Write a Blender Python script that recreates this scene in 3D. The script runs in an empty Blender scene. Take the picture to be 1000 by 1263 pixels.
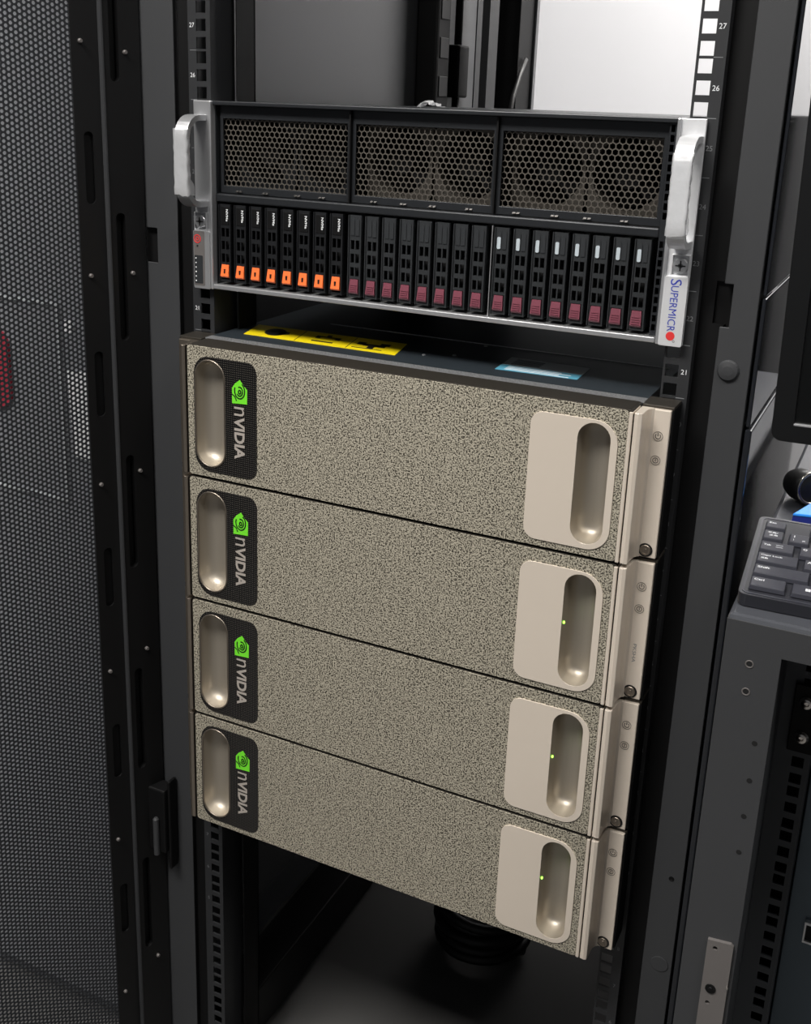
import bpy, bmesh, math, random
import numpy as np
from mathutils import Vector, Matrix
from mathutils.geometry import tessellate_polygon

S = bpy.context.scene
C = S.collection
random.seed(7)
PI = math.pi
U = 0.04445                      # one rack unit

# ------------------------------------------------------------------ camera
cam_d = bpy.data.cameras.new('camera')
cam = bpy.data.objects.new('camera', cam_d)
C.objects.link(cam)
right = Vector((0.89642478, 0.44199305, 0.03263061))
down = Vector((0.15700832, -0.24785831, -0.95598883))
fwd = Vector((-0.41445265, 0.86209535, -0.29158292))
M = Matrix.Identity(4)
for i in range(3):
    M[i][0], M[i][1], M[i][2] = right[i], -down[i], -fwd[i]
M.translation = (0.40808, -0.89087, 0.22737)
cam.matrix_world = M
cam_d.sensor_fit = 'AUTO'
cam_d.sensor_width = 36.0
cam_d.lens = 1347.815 / 1263 * 36
cam_d.shift_x = (500 - 484.318) / 1263
cam_d.shift_y = -(631.5 - 535.255) / 1263
cam_d.clip_start = 0.01
cam_d.clip_end = 60
S.camera = cam

# ------------------------------------------------------------------ light
w = bpy.data.worlds.new('world')
S.world = w
w.use_nodes = True
w.node_tree.nodes['Background'].inputs[0].default_value = (0.75, 0.82, 0.95, 1)
w.node_tree.nodes['Background'].inputs[1].default_value = 0.25


def area(name, loc, size, power, col=(1, 0.97, 0.93), rot=(0, 0, 0)):
    l = bpy.data.lights.new(name, 'AREA')
    l.shape = 'RECTANGLE'
    l.size, l.size_y = size
    l.energy = power
    l.color = col
    o = bpy.data.objects.new(name, l)
    o.location = loc
    o.rotation_euler = rot
    C.objects.link(o)
    return o


CEIL = 1.75
LIGHTS = [('rear_panel_light', (0.55, 1.55), (1.2, 0.6), 80.0),
          ('front_panel_light', (-0.40, -1.35), (1.0, 0.6), 78.0),
          ('side_panel_light', (2.2, 0.6), (0.6, 1.2), 14.0),
          ('left_fill_light', (-1.65, -0.65), (0.6, 1.2), 32.0),  # added lamp, brightens the cabinet behind the mesh door
          ('right_fill_light', (1.20, -0.80), (0.6, 0.6), 16.0)]  # weak fill lamp added on the right
for n_, (lx, ly), sz, pw in LIGHTS:
    area(n_, (lx, ly, CEIL - 0.03), sz, pw)

S.view_settings.view_transform = 'Standard'
S.view_settings.look = 'None'
S.view_settings.gamma = 1
S.view_settings.use_curve_mapping = False
S.view_settings.exposure = 0.0


# ------------------------------------------------------------------ materials
def srgb(*c):
    return tuple(((v / 255) / 12.92 if v / 255 <= 0.04045 else ((v / 255 + 0.055) / 1.055) ** 2.4) for v in c) + (1,)


def mat(name, col, rough=0.5, metal=0.0, noise=0.0, nscale=40.0, bump=0.0, bscale=300.0, emit=None, estr=0.0, coat=0.0, trans=0.0, alpha=1.0, spec=0.5):
    m = bpy.data.materials.new(name)
    m.use_nodes = True
    nt = m.node_tree
    b = nt.nodes['Principled BSDF']
    b.inputs['Base Color'].default_value = col
    b.inputs['Roughness'].default_value = rough
    b.inputs['Metallic'].default_value = metal
    b.inputs['Specular IOR Level'].default_value = spec
    b.inputs['Coat Weight'].default_value = coat
    b.inputs['Transmission Weight'].default_value = trans
    b.inputs['Alpha'].default_value = alpha
    if emit:
        b.inputs['Emission Color'].default_value = emit
        b.inputs['Emission Strength'].default_value = estr
    tc = nt.nodes.new('ShaderNodeTexCoord')
    if noise > 0:
        n = nt.nodes.new('ShaderNodeTexNoise')
        n.inputs['Scale'].default_value = nscale
        n.inputs['Detail'].default_value = 5
        nt.links.new(tc.outputs['Object'], n.inputs['Vector'])
        mx = nt.nodes.new('ShaderNodeMix')
        mx.data_type = 'RGBA'
        mx.inputs[6].default_value = tuple(v * (1 - noise) for v in col[:3]) + (1,)
        mx.inputs[7].default_value = tuple(min(1, v * (1 + noise)) for v in col[:3]) + (1,)
        nt.links.new(n.outputs['Fac'], mx.inputs[0])
        nt.links.new(mx.outputs[2], b.inputs['Base Color'])
    if bump > 0:
        n2 = nt.nodes.new('ShaderNodeTexNoise')
        n2.inputs['Scale'].default_value = bscale
        n2.inputs['Detail'].default_value = 3
        nt.links.new(tc.outputs['Object'], n2.inputs['Vector'])
        bp_ = nt.nodes.new('ShaderNodeBump')
        bp_.inputs['Strength'].default_value = bump
        bp_.inputs['Distance'].default_value = 0.001
        nt.links.new(n2.outputs['Fac'], bp_.inputs['Height'])
        nt.links.new(bp_.outputs['Normal'], b.inputs['Normal'])
    return m


def foam_mat():
    """open-pored sintered metal: pale ligaments around small pores, the shade in them put into the colour"""
    m = bpy.data.materials.new('gold_metal_foam')
    m.use_nodes = True
    nt = m.node_tree
    b = nt.nodes['Principled BSDF']
    tc = nt.nodes.new('ShaderNodeTexCoord')
    n1 = nt.nodes.new('ShaderNodeTexNoise')
    n1.inputs['Scale'].default_value = 740
    n1.inputs['Detail'].default_value = 1.5
    n1.inputs['Roughness'].default_value = 0.6
    nt.links.new(tc.outputs['Object'], n1.inputs['Vector'])
    v = nt.nodes.new('ShaderNodeTexVoronoi')
    v.feature = 'DISTANCE_TO_EDGE'
    v.inputs['Scale'].default_value = 410
    nt.links.new(tc.outputs['Object'], v.inputs['Vector'])
    mul = nt.nodes.new('ShaderNodeMath')
    mul.operation = 'MULTIPLY_ADD'          # height = noise - k * distance_to_edge
    mul.inputs[1].default_value = -0.32
    nt.links.new(v.outputs['Distance'], mul.inputs[0])
    nt.links.new(n1.outputs['Fac'], mul.inputs[2])
    r = nt.nodes.new('ShaderNodeValToRGB')
    e = r.color_ramp.elements
    e[0].position = 0.35
    e[0].color = (0.036, 0.031, 0.023, 1)  # pore colour: shade inside the cavities painted dark
    e[1].position = 0.51
    e[1].color = (0.53, 0.485, 0.385, 1)
    x = r.color_ramp.elements.new(0.415)
    x.color = (0.22, 0.20, 0.155, 1)
    nt.links.new(mul.outputs[0], r.inputs[0])
    nt.links.new(r.outputs[0], b.inputs['Base Color'])
    b.inputs['Metallic'].default_value = 0.25
    b.inputs['Roughness'].default_value = 0.5
    bp_ = nt.nodes.new('ShaderNodeBump')
    bp_.inputs['Strength'].default_value = 0.6
    bp_.inputs['Distance'].default_value = 0.0012
    nt.links.new(mul.outputs[0], bp_.inputs['Height'])
    nt.links.new(bp_.outputs['Normal'], b.inputs['Normal'])
    return m


def weave_mat():
    """fine dark mesh badge: tiny square grid in relief"""
    m = bpy.data.materials.new('badge_weave')
    m.use_nodes = True
    nt = m.node_tree
    b = nt.nodes['Principled BSDF']
    tc = nt.nodes.new('ShaderNodeTexCoord')
    mp = nt.nodes.new('ShaderNodeMapping')
    mp.inputs['Rotation'].default_value = (0, 0, 0)
    nt.links.new(tc.outputs['Object'], mp.inputs['Vector'])
    outs = []
    for d in 'XZ':
        wv = nt.nodes.new('ShaderNodeTexWave')
        wv.bands_direction = d
        wv.inputs['Scale'].default_value = 150
        nt.links.new(mp.outputs['Vector'], wv.inputs['Vector'])
        outs.append(wv.outputs['Fac'])
    mul = nt.nodes.new('ShaderNodeMath')
    mul.operation = 'MULTIPLY'
    nt.links.new(outs[0], mul.inputs[0])
    nt.links.new(outs[1], mul.inputs[1])
    r = nt.nodes.new('ShaderNodeValToRGB')
    r.color_ramp.elements[0].position = 0.35
    r.color_ramp.elements[0].color = (0.006, 0.006, 0.006, 1)
    r.color_ramp.elements[1].position = 0.8
    r.color_ramp.elements[1].color = (0.10, 0.09, 0.08, 1)
    nt.links.new(mul.outputs[0], r.inputs[0])
    nt.links.new(r.outputs[0], b.inputs['Base Color'])
    b.inputs['Metallic'].default_value = 0.2
    b.inputs['Roughness'].default_value = 0.25
    return m


m_black = mat('black_powder_coat', srgb(7, 7, 8), 0.5, noise=0.12, nscale=60, bump=0.08, bscale=900)
m_jet = mat('jet_black_steel', srgb(3, 3, 4), 0.6, noise=0.1, spec=0.3)
m_post = mat('charcoal_painted_steel', srgb(54, 55, 57), 0.55, noise=0.05, nscale=8, bump=0.06, bscale=1200)
m_gloss = mat('glossy_dark_panel', srgb(30, 32, 36), 0.05, noise=0.04, nscale=5)
m_inner = mat('satin_inner_panel', srgb(92, 93, 95), 0.38, noise=0.03, nscale=6)
m_rail = mat('black_rail', srgb(40, 41, 43), 0.5, noise=0.08)
m_crail = mat('grey_rail', srgb(64, 67, 71), 0.5, noise=0.06)
m_print = mat('white_print', srgb(232, 234, 236), 0.6)
m_dimprint = mat('grey_print', srgb(120, 122, 124), 0.6)
m_alu = mat('brushed_aluminium', srgb(205, 206, 208), 0.32, metal=0.75, noise=0.04, bump=0.05, bscale=600)
m_white_alu = mat('pale_silver_plate', srgb(225, 226, 228), 0.38, metal=0.35, noise=0.03)
m_chrome = mat('polished_screw', srgb(210, 205, 200), 0.18, metal=1.0)
m_film = mat('crinkled_clear_film', srgb(235, 236, 238), 0.14, trans=0.35, alpha=0.55, bump=0.6, bscale=160)
m_grille = mat('grille_steel', srgb(104, 99, 92), 0.42, metal=0.5, noise=0.1)
m_chassis = mat('dark_chassis_steel', srgb(42, 44, 47), 0.38, metal=0.3, noise=0.08)
m_lid = mat('blue_grey_lid_steel', srgb(84, 94, 102), 0.36, metal=0.75, noise=0.08, nscale=20)
m_caddy = mat('caddy_plastic', srgb(46, 48, 50), 0.36, noise=0.05)
m_caddydk = mat('black_caddy_plastic', srgb(28, 29, 31), 0.36, noise=0.05)
m_dark = mat('dark_void', srgb(7, 7, 8), 0.8)
m_pipe = mat('smoked_light_pipe', srgb(50, 52, 54), 0.18, coat=0.5)
m_lens = mat('white_lens', srgb(190, 200, 206), 0.2, coat=0.4)
m_orange = mat('orange_latch', srgb(255, 118, 58), 0.42, noise=0.04)
m_maroon = mat('maroon_latch', srgb(118, 62, 75), 0.38, noise=0.04)
m_red = mat('red_print', srgb(214, 52, 52), 0.5)
m_blue = mat('blue_print', srgb(52, 66, 170), 0.5)
m_foam = foam_mat()
m_weave = weave_mat()
m_gold = mat('champagne_satin_metal', srgb(226, 214, 199), 0.28, metal=0.25, noise=0.02, nscale=30, bump=0.03, bscale=700)
m_recess = mat('champagne_shaded_recess', srgb(178, 170, 157), 0.48, metal=0.75, noise=0.02)  # darker than the satin plate: recess shade is put into the colour
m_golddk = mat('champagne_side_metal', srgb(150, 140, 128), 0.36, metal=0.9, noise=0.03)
m_bronze = mat('dark_bronze_top', srgb(70, 66, 60), 0.42, metal=0.6)
m_green = mat('green_logo', srgb(116, 226, 50), 0.45)
m_letter = mat('grey_letter', srgb(168, 160, 152), 0.4)
m_etch = mat('etched_icon', srgb(70, 64, 58), 0.5)
m_led = mat('green_led', (0.35, 1, 0.1, 1), 0.3, emit=(0.35, 1.0, 0.08, 1), estr=4.0)
m_yellow = mat('yellow_sticker', srgb(244, 220, 20), 0.45, noise=0.04)
m_ink = mat('black_ink', srgb(18, 18, 18), 0.5)
m_paper = mat('pale_sticker', srgb(190, 194, 196), 0.4)
m_cyan = mat('cyan_sticker_band', srgb(96, 170, 196), 0.4)
m_mesh = mat('door_mesh_steel', srgb(38, 40, 44), 0.5, noise=0.1)
m_wall = mat('white_wall_paint', srgb(226, 226, 229), 0.85, noise=0.02, nscale=3, bump=0.05, bscale=200)
m_greywall = mat('grey_wall_paint', srgb(84, 86, 90), 0.9, noise=0.05, nscale=3)
m_floor = mat('grey_floor_vinyl', srgb(92, 91, 90), 0.85, noise=0.12, nscale=9, bump=0.05)
m_ceil = mat('ceiling_white', srgb(225, 226, 228), 0.9)
m_lamp = mat('lamp_diffuser', (1, 1, 1, 1), 0.5, emit=(1, 0.98, 0.95, 1), estr=3.0)
m_key = mat('key_plastic', srgb(54, 55, 63), 0.42, noise=0.04)
m_kbase = mat('keyboard_base_plastic', srgb(38, 39, 45), 0.4, noise=0.04)
m_desk = mat('grey_cabinet_top', srgb(70, 72, 77), 0.28, noise=0.04, nscale=10)
m_screen = mat('monitor_black', srgb(11, 12, 13), 0.35)
m_glassblk = mat('screen_glass', srgb(6, 7, 7), 0.22)
m_bluepl = mat('bright_blue_plastic', srgb(42, 138, 236), 0.32)
m_navy = mat('navy_plastic', srgb(24, 36, 110), 0.35)
m_rubber = mat('black_rubber', srgb(18, 18, 19), 0.5)
m_bracket = mat('grey_bracket_plate', srgb(112, 108, 106), 0.45, metal=0.3, noise=0.05)
m_pane = mat('lit_pane', (1, 1, 1, 1), 0.5, emit=(1, 1, 0.98, 1), estr=2.6)
m_cab = mat('pale_grey_cabinet', srgb(140, 142, 146), 0.6, noise=0.05, nscale=4)
m_white_tag = mat('white_label', srgb(245, 245, 245), 0.6)
m_redl = mat('red_cloth', srgb(170, 40, 60), 0.6)


# ------------------------------------------------------------------ mesh helpers
class MB:
    def __init__(s):
        s.v, s.f, s.sm = [], [], []

    def add(s, verts, faces, smooth=False):
        o = len(s.v)
        s.v += [tuple(p) for p in verts]
        s.f += [tuple(i + o for i in f) for f in faces]
        s.sm += [smooth] * len(faces)
        return s

    def box(s, x0, x1, y0, y1, z0, z1):
        return s.add([(x0, y0, z0), (x1, y0, z0), (x1, y1, z0), (x0, y1, z0), (x0, y0, z1), (x1, y0, z1), (x1, y1, z1), (x0, y1, z1)],
                     [(0, 1, 5, 4), (1, 2, 6, 5), (2, 3, 7, 6), (3, 0, 4, 7), (4, 5, 6, 7), (3, 2, 1, 0)])

    def obj(s, name, m, parent=None, bevel=0.0, seg=2, xf=None, smooth=False):
        me = bpy.data.meshes.new(name)
        v = s.v
        if xf is not None:
            v = [tuple(xf(*p)) for p in v]
        me.from_pydata(v, [], s.f)
        me.polygons.foreach_set('use_smooth', [True] * len(s.f) if smooth else s.sm)
        bm = bmesh.new()
        bm.from_mesh(me)
        bmesh.ops.recalc_face_normals(bm, faces=bm.faces)
        bm.to_mesh(me)
        bm.free()
        me.materials.append(m)
        o = bpy.data.objects.new(name, me)
        C.objects.link(o)
        if parent is not None:
            o.parent = parent
        if bevel > 0:
            b = o.modifiers.new('bevel', 'BEVEL')
            b.width = bevel
            b.segments = seg
            b.limit_method = 'ANGLE'
            b.angle_limit = math.radians(40)
        return o


def XZ(y):                       # 2-D (a, b) on a front face: x = a, z = b; w = depth behind
    return lambda a, b, w: (a, y + w, b)


def poly(mb, outer, holes, w0, w1, fn):
    """plate with holes: front at w0, back at w1"""
    loops = [outer] + list(holes)
    flat = [p for l in loops for p in l]
    tri = tessellate_polygon([[Vector((p[0], p[1], 0)) for p in l] for l in loops])
    n = len(flat)
    vs = [fn(p[0], p[1], w0) for p in flat] + [fn(p[0], p[1], w1) for p in flat]
    fs = [tuple(t) for t in tri] + [tuple(i + n for i in reversed(t)) for t in tri]
    o = 0
    for l in loops:
        k = len(l)
        for i in range(k):
            a, b = o + i, o + (i + 1) % k
            fs.append((a, b, b + n, a + n))
        o += k
    return mb.add(vs, fs)


def rrect(x0, x1, z0, z1, r, n=6):
    """rounded rectangle, r = one radius or (bl, br, tr, tl)"""
    if not isinstance(r, (tuple, list)):
        r = (r,) * 4
    out = []
    for (cx, cz, rr, a0) in ((x0 + r[0], z0 + r[0], r[0], PI), (x1 - r[1], z0 + r[1], r[1], 1.5 * PI), (x1 - r[2], z1 - r[2], r[2], 0), (x0 + r[3], z1 - r[3], r[3], PI / 2)):
        if rr <= 1e-6:
            out.append((cx, cz))
            continue
        for i in range(n + 1):
            a = a0 + PI / 2 * i / n
            out.append((cx + rr * math.cos(a), cz + rr * math.sin(a)))
    return out


def circle(cx, cz, r, n=16, a0=0.0):
    return [(cx + r * math.cos(a0 + 2 * PI * i / n), cz + r * math.sin(a0 + 2 * PI * i / n)) for i in range(n)]


def grid_plate(mb, x0, x1, z0, z1, holes, w0, w1, fn):
    xs = sorted({x0, x1} | {round(h[0], 6) for h in holes} | {round(h[1], 6) for h in holes})
    zs = sorted({z0, z1} | {round(h[2], 6) for h in holes} | {round(h[3], 6) for h in holes})
    nx, nz = len(xs) - 1, len(zs) - 1
    solid = [[True] * nz for _ in range(nx)]
    xi = {x: i for i, x in enumerate(xs)}
    zi = {z: i for i, z in enumerate(zs)}
    for h in holes:
        for i in range(xi[round(h[0], 6)], xi[round(h[1], 6)]):
            for j in range(zi[round(h[2], 6)], zi[round(h[3], 6)]):
                solid[i][j] = False
    nv = (nx + 1) * (nz + 1)
    vs = [fn(x, z, ww) for ww in (w0, w1) for x in xs for z in zs]
    ix = lambda i, j, k: k * nv + i * (nz + 1) + j
    fs = []
    for i in range(nx):
        for j in range(nz):
            if not solid[i][j]:
                continue
            fs.append((ix(i, j, 0), ix(i + 1, j, 0), ix(i + 1, j + 1, 0), ix(i, j + 1, 0)))
            fs.append((ix(i, j + 1, 1), ix(i + 1, j + 1, 1), ix(i + 1, j, 1), ix(i, j, 1)))
            for (di, dj, a, b) in ((-1, 0, (i, j), (i, j + 1)), (1, 0, (i + 1, j), (i + 1, j + 1)), (0, -1, (i, j), (i + 1, j)), (0, 1, (i, j + 1), (i + 1, j + 1))):
                p, q = i + di, j + dj
                if not (0 <= p < nx and 0 <= q < nz) or not solid[p][q]:
                    fs.append((ix(*a, 0), ix(*b, 0), ix(*b, 1), ix(*a, 1)))
    return mb.add(vs, fs)


def tube(mb, path, r, n=8, closed=False):
    P = [Vector(p) for p in path]
    k = len(P)
    vs = []
    up = Vector((0, 0, 1))
    prev = None
    for i in range(k):
        if closed:
            t = P[(i + 1) % k] - P[i - 1]
        else:
            t = P[min(i + 1, k - 1)] - P[max(i - 1, 0)]
        t.normalize()
        a = (prev - t * prev.dot(t)) if prev is not None else (up - t * up.dot(t))
        if a.length < 1e-4:
            a = Vector((1, 0, 0)) - t * t.x
        a.normalize()
        prev = a
        b = t.cross(a)
        for j in range(n):
            an = 2 * PI * j / n
            vs.append(P[i] + (a * math.cos(an) + b * math.sin(an)) * r)
    fs = []
    for i in range(k if closed else k - 1):
        for j in range(n):
            fs.append((i * n + j, i * n + (j + 1) % n, ((i + 1) % k) * n + (j + 1) % n, ((i + 1) % k) * n + j))
    if not closed:
        fs.append(tuple(range(n)))
        fs.append(tuple((k - 1) * n + j for j in range(n)))
    return mb.add(vs, fs, True)


def lathe(mb, c, axis, prof, n=16, caps=True):
    """prof = [(radius, distance along axis)], axis is a unit Vector"""
    axis = Vector(axis).normalized()
    a = Vector((0, 0, 1)) if abs(axis.z) < 0.9 else Vector((1, 0, 0))
    a = (a - axis * a.dot(axis)).normalized()
    b = axis.cross(a)
    c = Vector(c)
    vs = []
    for r, d in prof:
        for j in range(n):
            t = 2 * PI * j / n
            vs.append(c + axis * d + (a * math.cos(t) + b * math.sin(t)) * r)
    fs = []
    for i in range(len(prof) - 1):
        for j in range(n):
            fs.append((i * n + j, i * n + (j + 1) % n, (i + 1) * n + (j + 1) % n, (i + 1) * n + j))
    if caps:
        fs.append(tuple(range(n)))
        fs.append(tuple((len(prof) - 1) * n + j for j in range(n)))
    mb.add(vs, fs, False)
    return mb


def honeycomb(mb, u0, u1, v0, v1, p, rh, fn, th, keep=None):
    """perforated sheet: columns of hexagonal cells stacked along v, each with a hexagonal hole"""
    R = p / math.sqrt(3)
    du = p * math.sqrt(3) / 2
    nu, nv = int((u1 - u0) / du) + 1, int((v1 - v0) / p) + 1
    cs = []
    for i in range(nu):
        for j in range(nv):
            u, v = u0 + i * du, v0 + (j + 0.5 * (i % 2)) * p
            if keep is None or keep(u, v):
                cs.append((u, v))
    ang = [PI / 3 * k for k in range(6)]
    o = [(math.cos(a), math.sin(a)) for a in ang]
    vs, fs = [], []
    for (u, v) in cs:
        b = len(vs)
        for (ca, sa) in o:
            vs.append(fn(u + R * ca, v + R * sa, 0))
        for (ca, sa) in o:
            vs.append(fn(u + rh * ca, v + rh * sa, 0))
        for (ca, sa) in o:
            vs.append(fn(u + rh * ca, v + rh * sa, th))
        for k in range(6):
            l = (k + 1) % 6
            fs.append((b + k, b + l, b + 6 + l, b + 6 + k))
            fs.append((b + 6 + k, b + 6 + l, b + 12 + l, b + 12 + k))
    return mb.add(vs, fs)


def raw_obj(mb, name, m, parent=None):       # big open sheet: no normal recalculation needed
    me = bpy.data.meshes.new(name)
    me.from_pydata(mb.v, [], mb.f)
    me.materials.append(m)
    o = bpy.data.objects.new(name, me)
    C.objects.link(o)
    if parent is not None:
        o.parent = parent
    return o


_txt = {}


def text(body, name, m, parent, origin, uvec, vvec, width=None, height=None, center=True, bold=0.0):
    """flat print: glyphs scaled to width x height, along uvec (reading) and vvec (up)"""
    key = (body, bold)
    if key not in _txt:
        cu = bpy.data.curves.new('glyphs', 'FONT')
        cu.body = body
        cu.resolution_u = 3
        cu.offset = bold
        to = bpy.data.objects.new('glyphs', cu)
        me = bpy.data.meshes.new_from_object(to)
        _txt[key] = ([v.co.copy() for v in me.vertices], [tuple(p.vertices) for p in me.polygons])
        bpy.data.objects.remove(to)
        bpy.data.meshes.remove(me)
        bpy.data.curves.remove(cu)
    vs, fs = _txt[key]
    x0, x1 = min(v.x for v in vs), max(v.x for v in vs)
    y0, y1 = min(v.y for v in vs), max(v.y for v in vs)
    sx = width / (x1 - x0) if width else None
    sy = height / (y1 - y0) if height else None
    sx = sx or sy
    sy = sy or sx
    uv, vv, og = Vector(uvec), Vector(vvec), Vector(origin)
    cx, cy = ((x0 + x1) / 2, (y0 + y1) / 2) if center else (x0, y0)
    me = bpy.data.meshes.new(name)
    me.from_pydata([tuple(og + uv * ((v.x - cx) * sx) + vv * ((v.y - cy) * sy)) for v in vs], [], fs)
    me.materials.append(m)
    o = bpy.data.objects.new(name, me)
    C.objects.link(o)
    if parent is not None:
        o.parent = parent
    return o


def thing(name, label, cat, loc=(0, 0, 0), group=None):
    o = bpy.data.objects.new(name, None)
    o.empty_display_size = 0.05
    o.location = loc
    C.objects.link(o)
    o['label'] = label
    o['category'] = cat
    if group:
        o['group'] = group
    return o


def tag(o, label, cat, group=None):
    o['label'] = label
    o['category'] = cat
    if group:
        o['group'] = group
    return o


def struct(o):
    o['kind'] = 'structure'
    return o


def copy_tree(o, parent=None):
    c = o.copy()
    C.objects.link(c)
    if parent is not None:
        c.parent = parent
    for ch in [k for k in o.children]:
        copy_tree(ch, c)
    return c


def off(parent):                 # children of an Empty are modelled in world space, shifted to its base
    l = parent.location
    return lambda x, y, z: (x - l.x, y - l.y, z - l.z)


# ------------------------------------------------------------------ the room
FL = -0.99
RX0, RX1, RY0, RY1 = -2.2, 2.9, -3.0, 2.3
struct(MB().box(RX0, RX1, RY0, RY1, FL - 0.05, FL).obj('floor', m_floor))
struct(MB().box(RX0, RX1, RY0, RY1, CEIL, CEIL + 0.05).obj('ceiling', m_ceil))
struct(MB().box(RX0 - 0.1, RX1 + 0.1, RY1, RY1 + 0.1, FL - 0.05, CEIL + 0.05).obj('wall_back', m_wall))
struct(MB().box(RX0 - 0.1, RX0, RY0, RY1, FL - 0.05, CEIL + 0.05).obj('wall_left', m_greywall))
struct(MB().box(RX1, RX1 + 0.1, RY0, RY1, FL - 0.05, CEIL + 0.05).obj('wall_right', m_greywall))
struct(MB().box(RX0 - 0.1, RX1 + 0.1, RY0 - 0.1, RY0, FL - 0.05, CEIL + 0.05).obj('wall_front', m_greywall))
for n_, (lx, ly), sz, pw in LIGHTS:
    t = thing('ceiling_light', 'flat white ceiling panel light ' + {'rear_panel_light': 'behind the rack', 'front_panel_light': 'in front of the rack', 'side_panel_light': 'to the right of the rack', 'left_fill_light': 'left of the open mesh door, added to brighten the cabinet behind it', 'right_fill_light': 'over the low cabinet, added as a weak fill'}[n_], 'light', (lx, ly, CEIL))
    f = off(t)
    hx, hy = sz[0] / 2 + 0.03, sz[1] / 2 + 0.03
    fr = MB()
    for a in ((lx - hx, lx + hx, ly - hy, ly - hy + 0.025), (lx - hx, lx + hx, ly + hy - 0.025, ly + hy), (lx - hx, lx - hx + 0.025, ly - hy, ly + hy), (lx + hx - 0.025, lx + hx, ly - hy, ly + hy)):
        fr.box(*a, CEIL - 0.025, CEIL)
    fr.obj('frame', m_alu, t, xf=f)
    MB().box(lx - hx + 0.02, lx + hx - 0.02, ly - hy + 0.02, ly + hy - 0.02, CEIL - 0.012, CEIL - 0.002).obj('diffuser', m_lamp, t, xf=f)

# ------------------------------------------------------------------ the main rack
RTOP, RBOT = 1.02, FL
rack = thing('server_rack', 'tall charcoal and black open-front rack holding the silver server and the gold servers', 'rack', (0, 0.45, FL))
fr = off(rack)


def rp(name, mb, m, bevel=0.0, parent=None):
    return mb.obj(name, m, parent or rack, bevel, xf=fr)


# front posts: charcoal faces, notch cut into each
def post(x0, x1, notch):
    mb = MB()
    o = [(x0, RBOT), (x1, RBOT)]
    nx0, nx1 = notch
    if nx1 >= x1 - 1e-6:      # unused
        pass
    if nx0 <= x0 + 1e-6:      # notch open on the left
        o += [(x1, RTOP), (x0, RTOP), (x0, 0.0975), (nx1, 0.0975), (nx1, 0.0630), (x0, 0.0630)]
    poly(mb, o, [], 0, 0.0016, XZ(0.0))
    return mb


mb = post(0.2664, 0.2940, (0.2664, 0.2735))
mb.box(0.2924, 0.2940, 0.0016, 0.075, RBOT, RTOP)
pr_ = rp('front_post', mb, m_post, 0.0006)
mb = post(-0.3085, -0.2645, (-0.3085, -0.2900))
mb.box(-0.3085, -0.3069, 0.0016, 0.075, 0.0975, RTOP).box(-0.3085, -0.3069, 0.0016, 0.075, RBOT, 0.063)
pl_ = rp('front_post', mb, m_post, 0.0006)
rp('post_return', MB().box(-0.2661, -0.2647, 0.0016, 0.030, RBOT, RTOP), m_jet)
rp('post_return', MB().box(0.2666, 0.2682, 0.0017, 0.075, 0.0975, RTOP).box(0.2666, 0.2682, 0.0017, 0.075, RBOT, 0.063), m_jet)
# black filler plates between post and rail, the right one with a slot behind the notch
mb = MB()
grid_plate(mb, 0.2476, 0.2664, RBOT, RTOP, [(0.2585, 0.2664, 0.063, 0.0975)], 0.012, 0.014, XZ(0))
mb.box(0.2420, 0.2476, 0.0405, 0.042, RBOT, RTOP)
rp('filler_plate', mb, m_jet)
rp('filler_plate', MB().box(-0.2640, -0.2480, 0.006, 0.008, RBOT, RTOP), m_jet)
rp('dark_notch_backing', MB().box(0.2560, 0.2760, 0.016, 0.030, 0.060, 0.1005), m_jet)  # black sheets added behind both notches so the openings stay dark
rp('dark_notch_backing', MB().box(-0.3080, -0.2700, 0.006, 0.010, 0.055, 0.105), m_jet)
# plugs and holes on the post
mb = MB()
lathe(mb, (0.2774, 0.0, 0.0284), (0, -1, 0), [(0.0088, 0), (0.0088, 0.001), (0.0075, 0.0026), (0.004, 0.0034), (0.0005, 0.0036)], 20)
rp('plug', mb, m_post, parent=None)
for hx, hz in ((0.2838, -0.4582),):
    mb = MB()
    lathe(mb, (hx, 0, hz), (0, -1, 0), [(0.0026, 0.0), (0.0026, 0.0004), (0.0018, 0.0004), (0.0014, 0.0001)], 12)
    rp('bolt_hole', mb, m_jet)
mb = MB()
lathe(mb, (0.2825, 0, -0.5560), (0, -1, 0), [(0.0085, 0), (0.0085, 0.0005), (0.008, 0.0008)], 20)
rp('plug', mb, m_post)

# mounting rails with square holes
ZK0, ZK1 = -20, 22            # rack-unit index relative to z = 0


def rail(side, y0, name='mounting_rail', mm=None, ybk=0.04):
    s = side
    holes = []
    for k in range(ZK0, ZK1):
        for c_ in (6.35, 22.225, 38.1):
            z = k * U + c_ / 1000
            a, b = sorted((s * 0.2270, s * 0.2380))
            holes.append((a, b, z - 0.0053, z + 0.0053))
    mb = MB()
    a, b = sorted((s * (0.2252 if s > 0 else 0.2222), s * 0.2474))
    grid_plate(mb, a, b, ZK0 * U - 0.01, ZK1 * U + 0.005, holes, 0, 0.002, XZ(y0))
    mb.box(*sorted((s * 0.2222, s * 0.2240) if s < 0 else (0.2460, 0.2474)), y0 + 0.002, y0 + ybk, ZK0 * U - 0.01, ZK1 * U + 0.005)
    return rp(name, mb, mm or m_rail)


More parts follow.
